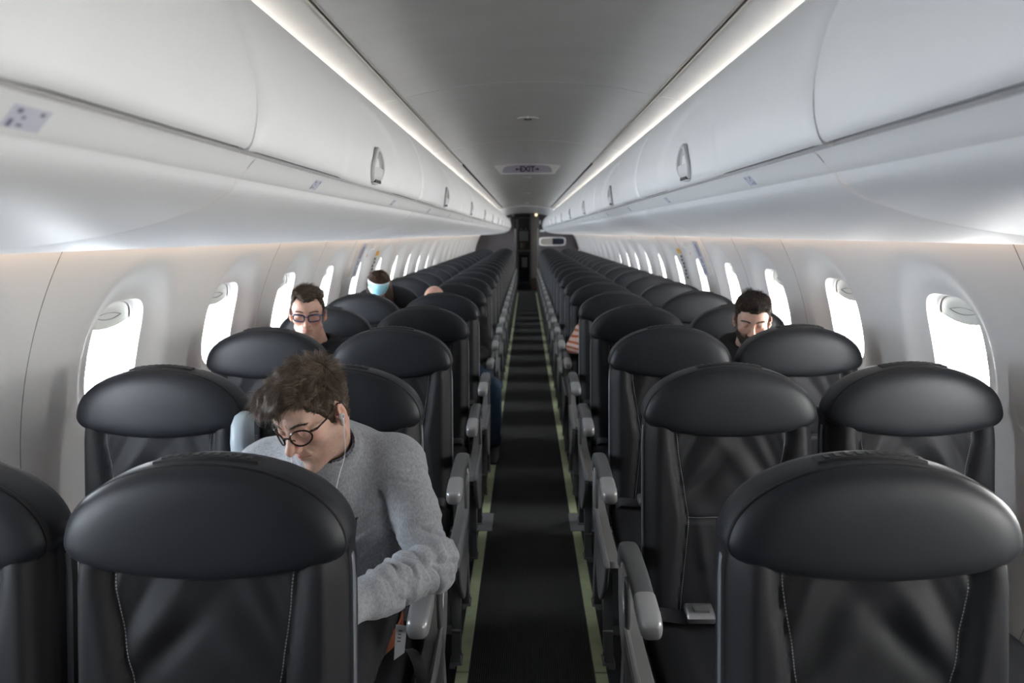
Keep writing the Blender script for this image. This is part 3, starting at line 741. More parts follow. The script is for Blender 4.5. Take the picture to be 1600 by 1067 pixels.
ORD = ['front', 'second', 'third', 'fourth', 'fifth', 'sixth', 'seventh', 'eighth', 'ninth', 'tenth', 'eleventh', 'twelfth', 'thirteenth', 'fourteenth', 'fifteenth', 'sixteenth', 'seventeenth', 'eighteenth', 'nineteenth', 'twentieth', 'last']
XA, XW, YS, NROW = .5455, 1.044, 1.0487, 21
EXTRA = {(1, -1, 'aisle'): 'empty charcoal aisle seat filling the lower left, in front of the grey sweatshirt man',
         (1, 1, 'aisle'): 'empty charcoal aisle seat filling the lower right corner', (1, -1, 'window'): 'charcoal window seat cut off by the lower left edge',
         (2, -1, 'aisle'): 'charcoal aisle seat holding the man in the grey sweatshirt', (2, -1, 'window'): 'empty charcoal window seat beside the man in the grey sweatshirt',
         (4, -1, 'window'): 'charcoal window seat holding the man in blue glasses', (4, 1, 'window'): 'charcoal window seat holding the bearded man',
         (6, -1, 'window'): 'charcoal window seat holding the woman with a mask on her forehead', (6, -1, 'aisle'): 'charcoal aisle seat holding the bald person',
         (6, 1, 'aisle'): 'charcoal aisle seat holding the person in striped sleeves'}
used = set()
for r in range(1, NROW+1):
    for s, side in ((-1, 'left'), (1, 'right')):
        for kind, X in (('aisle', XA), ('window', XW)):
            if r == 1 and s == 1 and kind == 'window': continue
            key = (kind, s, (r*7+(s > 0)*3+(kind == 'aisle')) % 2 if r <= 7 else 0, r <= 7); p = PROTO[key]
            o = p if key not in used else copy_tree(p, cm); used.add(key)
            o.location = (s*X+(.003 if kind == 'aisle' or s < 0 else .008), YS+.787*(r-1), 0)
            lb = EXTRA.get((r, s, kind)) or 'charcoal leather %s seat on the %s, %s row from the camera' % (kind, side, 'nearest' if r == 1 else ('farthest' if r == NROW else ORD[r-1]))
            tag(o, lb, 'airplane seat', '%s seats on the %s side' % (kind, side))
            if r == 2 and s == -1 and kind == 'aisle': SEAT2 = o
for k, p in PROTO.items():
    if k not in used: print('unused proto', k)
# raised middle armrest between the second-row left seats
q = MB(); X = -.7935-(-XA)
rows = []
for z, y, hw, hh in ((.60, .015, .018, .022), (.66, .005, .022, .028), (.76, -.012, .0255, .033), (.86, -.022, .0275, .036), (.945, -.026, .0275, .036), (.990, -.018, .0265, .033), (1.012, -.008, .021, .025), (1.020, -.004, .010, .012)):
    rows.append([(X+superell(a, hw, hh, 2.8)[0], y+superell(a, hw, hh, 2.8)[1]-.02, z) for a in np.linspace(0, 2*PI, 24, endpoint=False)])
q.grid(rows, 'tip2', closev=True); q.f.append(tuple(range(len(q.v)-24, len(q.v)))); q.m.append(0)
q.tube([(X-.004, -.0665, .80), (X-.004, -.071, .80)], .0035, 'shroud', 10)
tag(q.build('raised_armrest', SEAT2), 'light grey armrest folded upright')
# loose belt strap hanging by the second-row left armrest
q = MB(); P_ = interp([(.235, -.30, .50), (.262, -.36, .525), (.285, -.40, .50), (.292, -.41, .42), (.300, -.42, .33), (.305, -.42, .25)], 24)
q.grid([[(x-.014, y-.008, z) for x, y, z in P_], [(x, y-.012, z) for x, y, z in P_], [(x+.014, y-.008, z) for x, y, z in P_]], 'belt')
q.grid([[(x-.014, y-.006, z-.002) for x, y, z in P_], [(x, y-.010, z-.002) for x, y, z in P_], [(x+.014, y-.006, z-.002) for x, y, z in P_]], 'belt')
q.build('loose_belt', SEAT2, fixn=False)

# ------------------------------------------------------------------ people: implicit surfaces turned into meshes
import openvdb as vdb
def V(*a): return np.array(a, np.float32)
def sph(P, c, r): return np.linalg.norm(P-V(*c), axis=1)-r
def ell(P, c, r, R=None):
    q = P-V(*c)
    if R is not None: q = q@np.asarray(R, np.float32)
    r = V(*r); k0 = np.linalg.norm(q/r, axis=1); k1 = np.linalg.norm(q/(r*r), axis=1)+1e-9
    return k0*(k0-1)/k1
def cap(P, a, b, r1, r2=None):
    r2 = r1 if r2 is None else r2; a = V(*a); b = V(*b); ba = b-a
    t = np.clip(((P-a)@ba)/(ba@ba+1e-12), 0, 1); return np.linalg.norm(P-a-t[:, None]*ba, axis=1)-(r1+(r2-r1)*t)
def chain(P, pts, rs, k=.01):
    d = None
    for i in range(len(pts)-1):
        e = cap(P, pts[i], pts[i+1], rs[i], rs[i+1]); d = e if d is None else np.minimum(d, e)
    return d
def su(a, b, k):
    h = np.clip(.5+.5*(b-a)/k, 0, 1); return b*(1-h)+a*h-k*h*(1-h)
def ss(a, b, k): return -su(-a, b, k)          # a minus b
def gauss_seg(P, a, b, w):
    return np.exp(-(np.maximum(cap(P, a, b, 0.), 0)/w)**2)
_NG = RNG.standard_normal((32, 32, 32)).astype(np.float32)
def noise(P, sc, off=0):
    q = P*sc+off; i = np.floor(q).astype(int); f = (q-i).astype(np.float32); f = f*f*(3-2*f); i &= 31; j = (i+1) & 31
    def g(a, b_, c): return _NG[a, b_, c]
    x0, y0, z0 = i.T; x1, y1, z1 = j.T; fx, fy, fz = f.T
    c = lambda y, z: g(x0, y, z)*(1-fx)+g(x1, y, z)*fx
    return ((c(y0, z0)*(1-fy)+c(y1, z0)*fy)*(1-fz)+(c(y0, z1)*(1-fy)+c(y1, z1)*fy)*fz)
def polygonise(f, lo, hi, h):
    lo = np.array(lo, np.float32); hi = np.array(hi, np.float32); K = 4
    n = (np.ceil((hi-lo)/(h*K)).astype(int)+1)
    ax = [lo[i]+h*K*np.arange(n[i]+1)+h*K*.5 for i in range(3)]
    G = np.stack(np.meshgrid(*ax, indexing='ij'), -1).reshape(-1, 3).astype(np.float32)
    D = f(G).reshape([k+1 for k in n]); near = np.abs(D) < h*K*1.7
    full = np.repeat(np.repeat(np.repeat(np.where(D > 0, 1., -1.).astype(np.float32)*h*3, K, 0), K, 1), K, 2)
    idx = np.argwhere(near); off = np.stack(np.meshgrid(*[np.arange(K)]*3, indexing='ij'), -1).reshape(-1, 3)
    I = (idx[:, None, :]*K+off[None]).reshape(-1, 3)
    for s_ in range(0, len(I), 400000):
        J = I[s_:s_+400000]; full[J[:, 0], J[:, 1], J[:, 2]] = np.clip(f((lo+J*h).astype(np.float32)), -h*3, h*3)
    g = vdb.FloatGrid(background=h*3); g.copyFromArray(full.copy(), tolerance=0.0); g.gridClass = vdb.GridClass.LEVEL_SET
    pts, quads = g.convertToQuads(0.0)
    return pts*h+lo, quads
def mesh_np(name, V_, Q, mats, parent=None, colors=None, smooth_=True, xf=None, midx=None):
    me = bpy.data.meshes.new(name); V_ = np.asarray(V_, np.float64)
    if xf is not None: V_ = V_@xf[0].T+xf[1]
    me.vertices.add(len(V_)); me.vertices.foreach_set('co', V_.astype(np.float32).ravel())
    k = Q.shape[1]; me.loops.add(Q.size); me.loops.foreach_set('vertex_index', Q.astype(np.int32).ravel())
    me.polygons.add(len(Q)); me.polygons.foreach_set('loop_start', np.arange(0, Q.size, k, dtype=np.int32))
    if smooth_: me.polygons.foreach_set('use_smooth', np.ones(len(Q), bool))
    if midx is not None: me.polygons.foreach_set('material_index', midx.astype(np.int32))
    for m in (mats if isinstance(mats, list) else [mats]): me.materials.append(M[m])
    if colors is not None:
        a = me.color_attributes.new('tone', 'FLOAT_COLOR', 'POINT'); c = np.ones((len(V_), 4), np.float32); c[:, :3] = colors; a.data.foreach_set('color', c.ravel())
    me.update(calc_edges=True); me.validate()
    o = bpy.data.objects.new(name, me); COL.objects.link(o)
    if parent: o.parent = parent
    return o
def eulm(rx, ry, rz):
    rx, ry, rz = map(math.radians, (rx, ry, rz)); c, s_ = math.cos, math.sin
    X = np.array([[1, 0, 0], [0, c(rx), -s_(rx)], [0, s_(rx), c(rx)]]); Y = np.array([[c(ry), 0, s_(ry)], [0, 1, 0], [-s_(ry), 0, c(ry)]]); Z = np.array([[c(rz), -s_(rz), 0], [s_(rz), c(rz), 0], [0, 0, 1]])
    return Z@Y@X
def skinmat(name):
    m = mat(name, (.6, .4, .3), .48, spec=.4, bump=(900, .12, .0004)); nt = m.node_tree; b_ = nt.nodes['Principled BSDF']
    a = nt.nodes.new('ShaderNodeAttribute'); a.attribute_name = 'tone'; nt.links.new(a.outputs['Color'], b_.inputs['Base Color'])
    b_.inputs['Subsurface Weight'].default_value = .12; b_.inputs['Subsurface Radius'].default_value = (.010, .004, .002); b_.inputs['Subsurface Scale'].default_value = 1.0
    return m
M['skin'] = skinmat('skin')
def headf(o):
    """signed distance of a head facing -y; o: dict of proportions"""
    jw = o.get('jaw', 1.0)
    def f(P):
        A = P.copy(); A[:, 0] = np.abs(A[:, 0])                      # mirrored halves
        d = ell(P, (0, .014, .038), (.0735, .094, .082))
        d = su(d, ell(P, (0, -.040, .055), (.060, .044, .048)), .03)
        d = su(d, ell(P, (0, -.030, -.020), (.058*jw, .052, .070)), .03)
        d = su(d, cap(A, (.012, -.066, -.098), (.050*jw, .000, -.062), .013, .016), .028)
        d = su(d, ell(P, (0, -.035, -.072), (.042*jw, .040, .036)), .02)
        d = su(d, ell(A, (.043, -.058, -.014), (.019, .017, .015)), .022)
        d = su(d, cap(A, (.006, -.0815, .030), (.040, -.068, .034), .0085, .007), .014)
        d = su(d, ell(P, (0, -.075, -.056), (.026, .018, .022)), .018)
        d = su(d, ell(P, (0, -.079, -.101), (.017, .013, .013)), .015)
        if 'neck' in o: d = su(d, cap(P, (0, .028, -.045), o['neck'], .052, .056), .03)
        d = ss(d, ell(A, (.033, -.096, .0115), (.0175, .0135, .0105)), .010)
        d = su(d, sph(A, (.0315, -.0735, .0100), .0133), .003)      # lowered lids over the eyeballs
        d = ss(d, cap(A, (.021, -.0865, .0035), (.042, -.0815, .0035), .0010), .0016)
        d = su(d, cap(A, (.022, -.0835, .0195), (.041, -.077, .0185), .0022), .004)
        nz = cap(P, (0, -.080, .022), (0, -.1075, -.018), .0068, .0095)
        nz = su(nz, sph(P, (0, -.1120, -.0245), .0108), .008)
        nz = su(nz, ell(A, (.0135, -.0975, -.0280), (.0085, .0108, .0078)), .005)
        d = su(d, nz, .009)
        d = ss(d, cap(A, (.0070, -.1050, -.0365), (.0090, -.0960, -.0355), .0034), .003)
        d = ss(d, cap(A, (.019, -.088, -.030), (.030, -.079, -.050), .0015), .007)   # nasolabial fold
        d = su(d, cap(A, (0, -.0940, -.0500), (.021, -.0830, -.0555), .0048, .0026), .004)
        d = su(d, cap(A, (0, -.0905, -.0610), (.018, -.0830, -.0585), .0056, .0028), .004)
        d = ss(d, cap(A, (0, -.1000, -.0558), (.024, -.0835, -.0572), .0010), .0022)
        d = ss(d, cap(P, (0, -.0985, -.040), (0, -.098, -.047), .0018), .003)
        d = ss(d, ell(P, (0, -.093, -.075), (.016, .006, .005)), .008)
        if o.get('frown', 1): d = ss(d, cap(A, (.0055, -.0915, .026), (.0050, -.0900, .037), .0010), .003)
        for q in range(2): d = ss(d, cap(A, (0, -.0900-.0*q, .052+.013*q), (.030, -.078, .054+.013*q), .0004), .003)
        # ears
        R = eulm(8, 0, 20); E = ell(A, (.0785, .012, -.002), (.0075, .0170, .0265), R)
        E = su(E, ell(A, (.0745, .004, -.024), (.0055, .0095, .0110)), .008)
        E = ss(E, ell(A, (.0865, .008, .001), (.0075, .0095, .0170), R), .003)
        E = su(E, cap(A, (.0805, .018, .016), (.0800, .014, -.012), .0022), .004)
        E = ss(E, sph(A, (.083, .000, -.004), .0058), .003)
        E = su(E, sph(A, (.0765, -.0065, -.003), .0045), .003)
        return d if o.get('noears') else su(d, E, .006)
    return f
AZ = [0, 20, 33, 48, 62, 72, 80, 88, 98, 112, 140, 180]
def hairmask(P, hl, y0=.005):
    az = np.degrees(np.arctan2(np.abs(P[:, 0]), -(P[:, 1]-y0))); return P[:, 2]-np.interp(az, AZ, hl)
def headcolor(P, base, o):
    c = np.tile(V(*base), (len(P), 1)); A = P.copy(); A[:, 0] = np.abs(A[:, 0])
    def blend(w, col): c[:] = c*(1-w[:, None])+V(*col)*w[:, None]
    red = (base[0]*.98, base[1]*.66, base[2]*.62)
    blend(.45*np.exp(-(np.linalg.norm(A-V(.045, -.07, -.018), axis=1)/.022)**2), red)
    blend(.55*np.exp(-(np.linalg.norm(P-V(0, -.11, -.026), axis=1)/.018)**2), red)
    blend(.5*np.clip(np.exp(-((A[:, 0]-.08)/.009)**2)*(np.abs(P[:, 1]-.01) < .03), 0, 1)*(A[:, 0] > .074), red)
    blend(.45*np.exp(-((P[:, 2]-.010)/.010)**2)*(P[:, 1] < -.06)*np.exp(-((A[:, 0]-.031)/.016)**2), (base[0]*.80, base[1]*.62, base[2]*.60))
    lip = np.exp(-(np.maximum(np.minimum(cap(A, (0, -.095, -.0505), (.020, -.084, -.0555), .0032, .0012), cap(A, (0, -.092, -.0615), (.017, -.084, -.0588), .0038, .0014)), 0)/.0022)**2)
    blend(.75*lip, (base[0]*.78, base[1]*.44, base[2]*.44))
    blend(.85*np.exp(-(np.maximum(cap(A, (.020, -.0870, .0036), (.043, -.0820, .0032), .0004), 0)/.0010)**2), (.03, .02, .015))
    blend(.7*np.exp(-(np.maximum(cap(A, (0, -.098, -.0558), (.022, -.084, -.0572), .0002), 0)/.0010)**2), (.12, .03, .03))
    st = o.get('stubble', 0)
    if st:
        w = smooth(-.022, -.050, P[:, 2]+.25*(A[:, 0]-.045)*(A[:, 0] > .045))*(P[:, 1] < .01)*(A[:, 0] < .073)*(1-.9*lip)*smooth(-.125, -.105, P[:, 2])
        w = w*(1-.0*A[:, 0]); sp = .6+.4*np.clip(noise(P, 900)*.8+.3, 0, 1); blend(np.clip(st*w*sp, 0, 1), o.get('stubcol', (.14, .10, .08)))
    c *= (1+.035*noise(P, 60)+.03*noise(P, 190))[:, None]
    return np.clip(c, 0, 1)
def strands(name, roots, nrm, dirs, L, w, parent, mats, xf, curl=.3, seg=7, lift=.3, grav=(0, 0, -1), cfreq=35, clump=0, droop=.5, ends=.15):
    N = len(roots); P = roots.copy(); D = dirs+nrm*lift+RNG.normal(0, .10, (N, 3)); D /= np.linalg.norm(D, axis=1)[:, None]
    step = (L/seg)[:, None]; pts = [P.copy()]; g = np.array(grav, float)
    for k in range(seg):
        nz = np.stack([noise(P.astype(np.float32), cfreq, 3.7+11*i) for i in range(3)], 1)
        D = D+curl*nz*(k+1)/seg+g*droop*(k/seg)*.4+RNG.normal(0, .03, (N, 3)); D /= np.linalg.norm(D, axis=1)[:, None]
        P = P+D*step; pts.append(P.copy())
    pts = np.array(pts)                                             # seg+1, N, 3
    S = seg+1; side = np.cross(nrm, np.gradient(pts, axis=0).mean(0)); side /= np.linalg.norm(side, axis=1)[:, None]+1e-9
    VV = np.zeros((N, S, 3, 3)); ww = w*(1-np.linspace(0, 1, S)**2*(1-ends))
    for k in range(S):
        for j in range(3):
            a = 2*PI*j/3; VV[:, k, j] = pts[k]+side*math.cos(a)*ww[k]+nrm*math.sin(a)*ww[k]
    base = (np.arange(N)*S*3)[:, None, None]; kk = np.arange(seg)[None, :, None]; jj = np.arange(3)[None, None, :]; j2 = (jj+1) % 3
    Q = np.stack([base+kk*3+jj, base+kk*3+j2, base+(kk+1)*3+j2, base+(kk+1)*3+jj], -1).reshape(-1, 4)
    mi = np.repeat(RNG.integers(0, len(mats), N), seg*3)
    return mesh_np(name, VV.reshape(-1, 3), Q, mats, parent, xf=xf, midx=mi)
def sample(Vs, mask, n):
    idx = np.flatnonzero(mask); return RNG.choice(idx, n, replace=len(idx) < n)
def normals(f, P, e=.0012):
    P = P.astype(np.float32); g = np.stack([f(P+V(*[(e if i == j else 0) for j in range(3)]))-f(P-V(*[(e if i == j else 0) for j in range(3)])) for i in range(3)], 1)
    return g/(np.linalg.norm(g, axis=1)[:, None]+1e-9)
def tangent(d, n): d = d-n*(d*n).sum(1)[:, None]; return d/(np.linalg.norm(d, axis=1)[:, None]+1e-9)
for k, c in (('hair_brown', [(.10, .067, .046), (.15, .104, .073), (.065, .044, .031), (.21, .16, .12)]), ('hair_dark', [(.022, .014, .010), (.035, .022, .015), (.015, .010, .008)]), ('hair_mid', [(.075, .047, .031), (.045, .029, .02), (.11, .068, .044)]), ('hair_auburn', [(.030, .015, .010), (.06, .028, .015), (.11, .05, .024)])):
    for i, q_ in enumerate(c): M['%s%d' % (k, i)] = mat(k.replace('_', ' ')+' shade', q_, .42, spec=.5)
for k_, c_ in (('hair_brown_cap', (.06, .04, .027)), ('hair_dark_cap', (.018, .012, .009)), ('hair_mid_cap', (.035, .023, .016)), ('hair_auburn_cap', (.03, .015, .010))): M[k_] = mat(k_.replace('_', ' '), c_, .9, spec=.15)
M['sweat'] = mat('heather grey sweatshirt', (.20, .205, .215), .85, spec=.2, bump=(900, .5, .0008), sheen=.2)
mottle(M['sweat'], 240, (.25, .257, .272), (.39, .40, .42), .30, .70, 5, stretch=(1, 1, .5))
M['jeans'] = mat('black denim', (.012, .012, .015), .8, bump=(700, .4, .0006))
M['bluejeans'] = mat('blue denim', (.020, .045, .085), .8, bump=(700, .4, .0006))
M['beltm'] = mat('rust brown leather belt', (.19, .050, .022), .5, bump=(300, .3, .0006))
M['blackcloth'] = mat('black jacket cloth', (.006, .006, .008), .8, spec=.25, bump=(500, .3, .0006))
M['checked'] = mat('blue checked shirt', (.07, .07, .12), .8); mottle(M['checked'], 260, (.02, .02, .05), (.20, .20, .26), .4, .6)
M['tortoise'] = mat('dark tortoiseshell', (.03, .015, .008), .2, spec=.6); mottle(M['tortoise'], 160, (.012, .007, .005), (.11, .045, .015), .5, .7)
M['navyframe'] = mat('navy glasses frame', (.008, .013, .050), .25, spec=.6)
M['earwhite'] = mat('white earphone plastic', (.75, .75, .75), .35)
M['mask'] = mat('pale blue face mask', (.22, .50, .60), .8); mottle(M['mask'], 12, (.20, .47, .58), (.33, .62, .70))
M['maskedge'] = mat('white mask edge', (.75, .78, .80), .8)
M['shoem'] = mat('dark shoe leather', (.02, .015, .012), .5)
M['paper'] = mat('white boarding paper', (.72, .74, .76), .6)
M['stripe'] = mat('cream and rust striped knit', (.6, .4, .32), .85)
def _stripe(m):
    nt = m.node_tree; b_ = nt.nodes['Principled BSDF']; tc_ = nt.nodes.new('ShaderNodeTexCoord'); w_ = nt.nodes.new('ShaderNodeTexWave'); w_.bands_direction = 'Z'; w_.inputs['Scale'].default_value = 9; w_.inputs['Distortion'].default_value = .6
    r = nt.nodes.new('ShaderNodeValToRGB'); r.color_ramp.interpolation = 'CONSTANT'; r.color_ramp.elements[0].color = (.62, .44, .38, 1); r.color_ramp.elements[1].color = (.36, .10, .04, 1); r.color_ramp.elements[1].position = .62
    nt.links.new(tc_.outputs['Object'], w_.inputs['Vector']); nt.links.new(w_.outputs['Fac'], r.inputs['Fac']); nt.links.new(r.outputs['Color'], b_.inputs['Base Color'])
_stripe(M['stripe'])
def lens_glass():
    m = M['glass'].copy(); m.name = 'spectacle lens'; return m
M['lens'] = lens_glass()
def glasses(parent, xf, style, m, tilt=0):
    q = MB(); R, T = xf
    def P3(p): return tuple(R@np.array(p)+T)
    lens = MB()
    for s in (-1, 1):
        pts = []
        for a in np.linspace(0, 2*PI, 40, endpoint=False):
            if style == 'round': dx, dz = .0225*math.cos(a), .0205*math.sin(a)-.0005*0
            else: dx, dz = superell(a, .0255, .0155, 3.4)
            x = s*.0335+dx; z = .004+dz; y = -.101+.16*(abs(x)-.01)**1.0*.9 if abs(x) > .01 else -.101
            y = -.1035+9.0*x*x*.9; pts.append((x, y, z))
        q.tube([P3(p) for p in pts], .0021 if style == 'round' else .0030, m, 8, closed=True)
        if style != 'round': q.tube([P3(p) for p in pts[1:20]], .0042, m, 8)
        c = np.mean(pts, 0); lens.add([P3(p) for p in pts], [tuple(range(40))], 'lens')
        xh = s*.0580; q.tube([P3(p) for p in ((s*.0555, -.0765, .012), (s*.063, -.074, .013), (s*.069, -.066, .013))], .0028, m, 8)
        q.tube([P3(p) for p in ((s*.069, -.068, .013), (s*.0755, -.035, .016), (s*.0790, -.004, .024), (s*.0800, .010, .026), (s*.079, .024, .016), (s*.077, .030, .002))], .0021 if style == 'round' else .0026, m, 8)
        q.tube([P3(p) for p in ((s*.013, -.1, .002), (s*.0105, -.0955, -.001), (s*.011, -.093, -.006))], .0014, m, 6)
    q.tube([P3(p) for p in ((-.0125, -.1025, .008), (-.006, -.1055, .0115), (.006, -.1055, .0115), (.0125, -.1025, .008))], .0020, m, 8)
    g = q.build('glasses', parent); lens.build('lens', g, smooth=False, fixn=False); return g
def brows(P0f, parent, xf, mats, n=260, w=.00035, L=.009):
    t = RNG.uniform(0, 1, n); s = RNG.choice((-1, 1), n)
    R = np.stack([s*(.010+.036*t), -.088+.016*t**1.6, .0275+.0055*np.sin(t*2.4)+RNG.normal(0, .0016, n)], 1)
    nn = normals(P0f, R); d = P0f(R.astype(np.float32)); R = R-nn*d[:, None]
    D = tangent(np.stack([s*1.0, .2*np.ones(n), .35-.6*t], 1), nn)
    return strands('eyebrows', R, nn, D, np.full(n, L), w, parent, mats, xf, curl=.05, seg=3, lift=.15, droop=0)
def fingers_hand(P, wrist, palm, up, sgn=1):
    """sdf of a slightly curled hand; palm = direction of the fingers, up = back of the hand"""
    w = V(*wrist); a = V(*palm); a = a/np.linalg.norm(a); u = V(*up); u = u-a*(u@a); u /= np.linalg.norm(u); s = np.cross(a, u)*sgn
    d = ell(P, w+a*.045, (.040, .016, .045), np.stack([s, u, a], 1)); d = su(d, cap(P, w-a*.03, w+a*.02, .025, .026), .02)
    for i, (o_, L, r) in enumerate(((-.030, .072, .0088), (-.010, .080, .0092), (.010, .076, .0090), (.029, .060, .0080))):
        p = w+a*.080+s*o_; q1 = p+(a*.86-u*.5)*L*.42; q2 = q1+(a*.35-u*.94)*L*.33; q3 = q2+(-a*.25-u*.97)*L*.25
        f_ = np.minimum(cap(P, p-a*.02, q1, r*1.08, r), np.minimum(cap(P, q1, q2, r, r*.92), cap(P, q2, q3, r*.92, r*.78)))
        d = su(d, f_, .005)
    t0 = w+a*.025-s*.030; t1 = t0+(a*.62-s*.55-u*.45)*.036; t2 = t1+(a*.8-u*.5+s*.1)*.028
    return su(d, np.minimum(cap(P, t0, t1, .0125, .0105), cap(P, t1, t2, .0105, .0085)), .008)
def joined(parts):
    Vs = []; Qs = []; Cs = []; k = 0
    for v, q, c in parts: Vs.append(v); Qs.append(q+k); Cs.append(c); k += len(v)
    return np.vstack(Vs), np.vstack(Qs), np.vstack(Cs)

# ============ the man in the grey sweatshirt
H1 = (eulm(24.5, -6.0, -25.5), np.array((-.502, 1.52, 1.091))); SC1 = .95
X1 = (H1[0]*SC1, H1[1])
def inv(xf, p): return np.linalg.inv(xf[0])@(np.array(p)-xf[1])
NB = (-.492, 1.585, .985)                                          # base of the neck
o1 = dict(neck=tuple(inv(X1, NB)), jaw=1.0, stubble=.42, stubcol=(.20, .13, .10))
f1 = headf(o1)
man = empty('person', (-.50, 1.60, 0)); ML = np.array((-.50, 1.60, 0))
tag(man, 'man in a grey sweatshirt looking down, round glasses and white earphones', 'person')
def loc(xf): return (xf[0], xf[1]-ML)
hv, hq = polygonise(f1, (-.10, -.125, -.150), (.10, .16, .135), .0013)
hc = headcolor(hv, (.68, .44, .34), o1)
SHL, SHR, ELL_, WRL = (-.338, 1.640, .935), (-.672, 1.650, .925), (-.246, 1.535, .720), (-.376, 1.300, .738)
ELR, WRR = (-.765, 1.52, .70), (-.60, 1.27, .73)
def body1(P):
    d = ell(P, (-.505, 1.66, .80), (.165, .095, .22)); d = su(d, ell(P, (-.51, 1.70, .58), (.155, .10, .12)), .06)
    d = su(d, cap(P, NB, (-.50, 1.62, .90), .052, .08), .04)
    for S, E, W in ((SHL, ELL_, WRL), (SHR, ELR, WRR)): d = su(d, chain(P, (S, E, W), (.052, .038, .024)), .03)
    return d
def hands1(P):
    return np.minimum(fingers_hand(P, tuple(np.array(WRL)+(-.012, -.022, 0)), (-.52, -.84, .06), (.1, -.1, 1), 1), fingers_hand(P, WRR, (.70, -.5, .15), (-.1, -.2, 1), -1))
bv, bq = polygonise(lambda P: su(body1(P), hands1(P), .012), (-.86, 1.12, .44), (-.14, 1.84, 1.02), .004)
Vb, Qb, Cb = joined([((hv@X1[0].T)+X1[1]-ML, hq, hc), (bv-ML, bq, np.tile(V(.55, .33, .25), (len(bv), 1)))])
mesh_np('body', Vb, Qb, 'skin', man, colors=Cb)
# sweatshirt
CRE = []
def seg(a, b, w, am): CRE.append((a, b, w, am))
# armpit and chest pulls
for i in range(6): seg((-.372+.008*i, 1.575-.01*i, .855-.022*i), (-.45-.02*i, 1.545, .80-.035*i), .010+.001*i, (-.007 if i % 2 else .006))
seg((-.372, 1.588, .930), (-.352, 1.560, .800), .010, -.010); seg((-.352, 1.560, .800), (-.338, 1.50, .735), .012, -.012)
# elbow and forearm folds, wrapping round the arm
for i, t in enumerate(()):
    c = np.array(SHL)*(1-t)+np.array(ELL_)*t; seg(tuple(c+(-.055, -.045, .02*(i % 2))), tuple(c+(.035, -.06, -.016+.012*i % 3*.01)), .0075, (.007 if i % 2 else -.008))
for i, t in enumerate(()):
    c = np.array(ELL_)*(1-t)+np.array(WRL)*t; tw = .02*math.sin(i*1.7); seg(tuple(c+(.012+tw, -.045, -.045)), tuple(c+(-.02-tw, -.02, .055)), .0078, (.0075 if i % 2 else -.0085))
for i in range(5): seg((-.40-.03*i, 1.54-.006*i, .66+.018*i), (-.54, 1.535, .635+.03*i), .011, (.006 if i % 2 else -.006))
seg((-.33, 1.625, 1.0), (-.372, 1.588, .925), .0022, -.0022)
CR = np.array((NB[0]+.004, NB[1]-.012, NB[2]+.006)); CN = np.array((.10, -.52, .85)); CN /= np.linalg.norm(CN)
def torso_shape(P, inf=0.):
    d = ell(P, (-.505, 1.655, .800), (.190+inf, .118+inf, .240+inf)); d = su(d, ell(P, (-.515, 1.680, .610), (.180+inf, .125+inf, .120+inf)), .07)
    d = su(d, cap(P, SHL, SHR, .062+inf, .062+inf), .06)
    d = su(d, cap(P, tuple(CR), (-.505, 1.62, .93), .066+inf, .10+inf), .05)
    return d
def sweat(P):
    d = torso_shape(P)
    d = su(d, chain(P, (SHR, ELR, WRR), (.066, .058, .036)), .03)
    wl = V(*WRL); el = V(*ELL_); la = np.minimum(cap(P, SHL, ELL_, .067, .057), cap(P, ELL_, tuple(el+(wl-el)*.78), .058, .047))
    la = su(la, sph(P, tuple(np.array(ELL_)+(.006, .004, -.012)), .056), .03)
    d = su(d, la, .026)
    cuff = cap(P, tuple(el+(wl-el)*.80), tuple(el+(wl-el)*1.02), .0400, .0375); d = su(d, cuff, .004)
    for a, b, w, am in CRE: d = d-1.7*am*gauss_seg(P, a, b, w)
    def folds(A, B, f0, amp, env, off):
        A = V(*A); B = V(*B); ax = B-A; L = np.linalg.norm(ax); ax = ax/L; r = P-A; s_ = r@ax; pr = r-s_[:, None]*ax; rad = np.linalg.norm(pr, axis=1)+1e-6
        e1 = np.cross(ax, V(0, 0, 1)); e1 /= np.linalg.norm(e1); e2 = np.cross(ax, e1); c1 = pr@e1/rad; c2 = pr@e2/rad
        Q = np.stack([(s_+.018*c1+.012*c2)*f0, c1*.50+off, c2*.50+off*2], 1).astype(np.float32)
        n_ = noise(Q, 1.0)+.35*noise(Q, 2.1, 7.); n_ = np.minimum(np.abs(n_)*1.7, 1)-.45; w_ = np.exp(-((rad-.055)/.03)**2)*env(s_/L)
        return 1.5*amp*np.clip(n_, -1, 1)*w_
    d = d-folds(SHL, ELL_, 22, .0085, lambda t: smooth(.35, .85, t)*smooth(1.25, 1.0, t)+.25*(t < .5)*(t > .0), 3.3)
    d = d-folds(ELL_, WRL, 24, .0085, lambda t: smooth(-.25, .05, t)*smooth(.85, .6, t), 7.1)
    d = d+.0035*noise(P, 14)*.7+.0016*noise(P*V(1, 1, .6), 34)
    rel = P-V(*CR); h = rel@V(*CN); rad = np.linalg.norm(rel-h[:, None]*V(*CN), axis=1)
    col = np.sqrt((rad-.0700)**2+(h*.55)**2)-.0090
    d = su(d, col, .003)
    d = d+.0012*np.exp(-((rad-.0845)/.0016)**2)*(np.abs(h) < .05)
    hole = np.maximum(rad-.0615, -h-.030); d = np.maximum(d, -hole)                     # neck opening
    inner = torso_shape(P, -.012)
    d = np.maximum(d, -(P[:, 2]-(.553+.02*(1.60-P[:, 1]))))           # hem
    hem = np.abs(P[:, 2]-.585-.02*(1.60-P[:, 1])); d = d+.0022*np.exp(-((hem)/.0022)**2)
    return d
sv, sq = polygonise(sweat, (-.87, 1.10, .48), (-.13, 1.86, 1.07), .0026)
mesh_np('sweatshirt', sv-ML, sq, 'sweat', man)
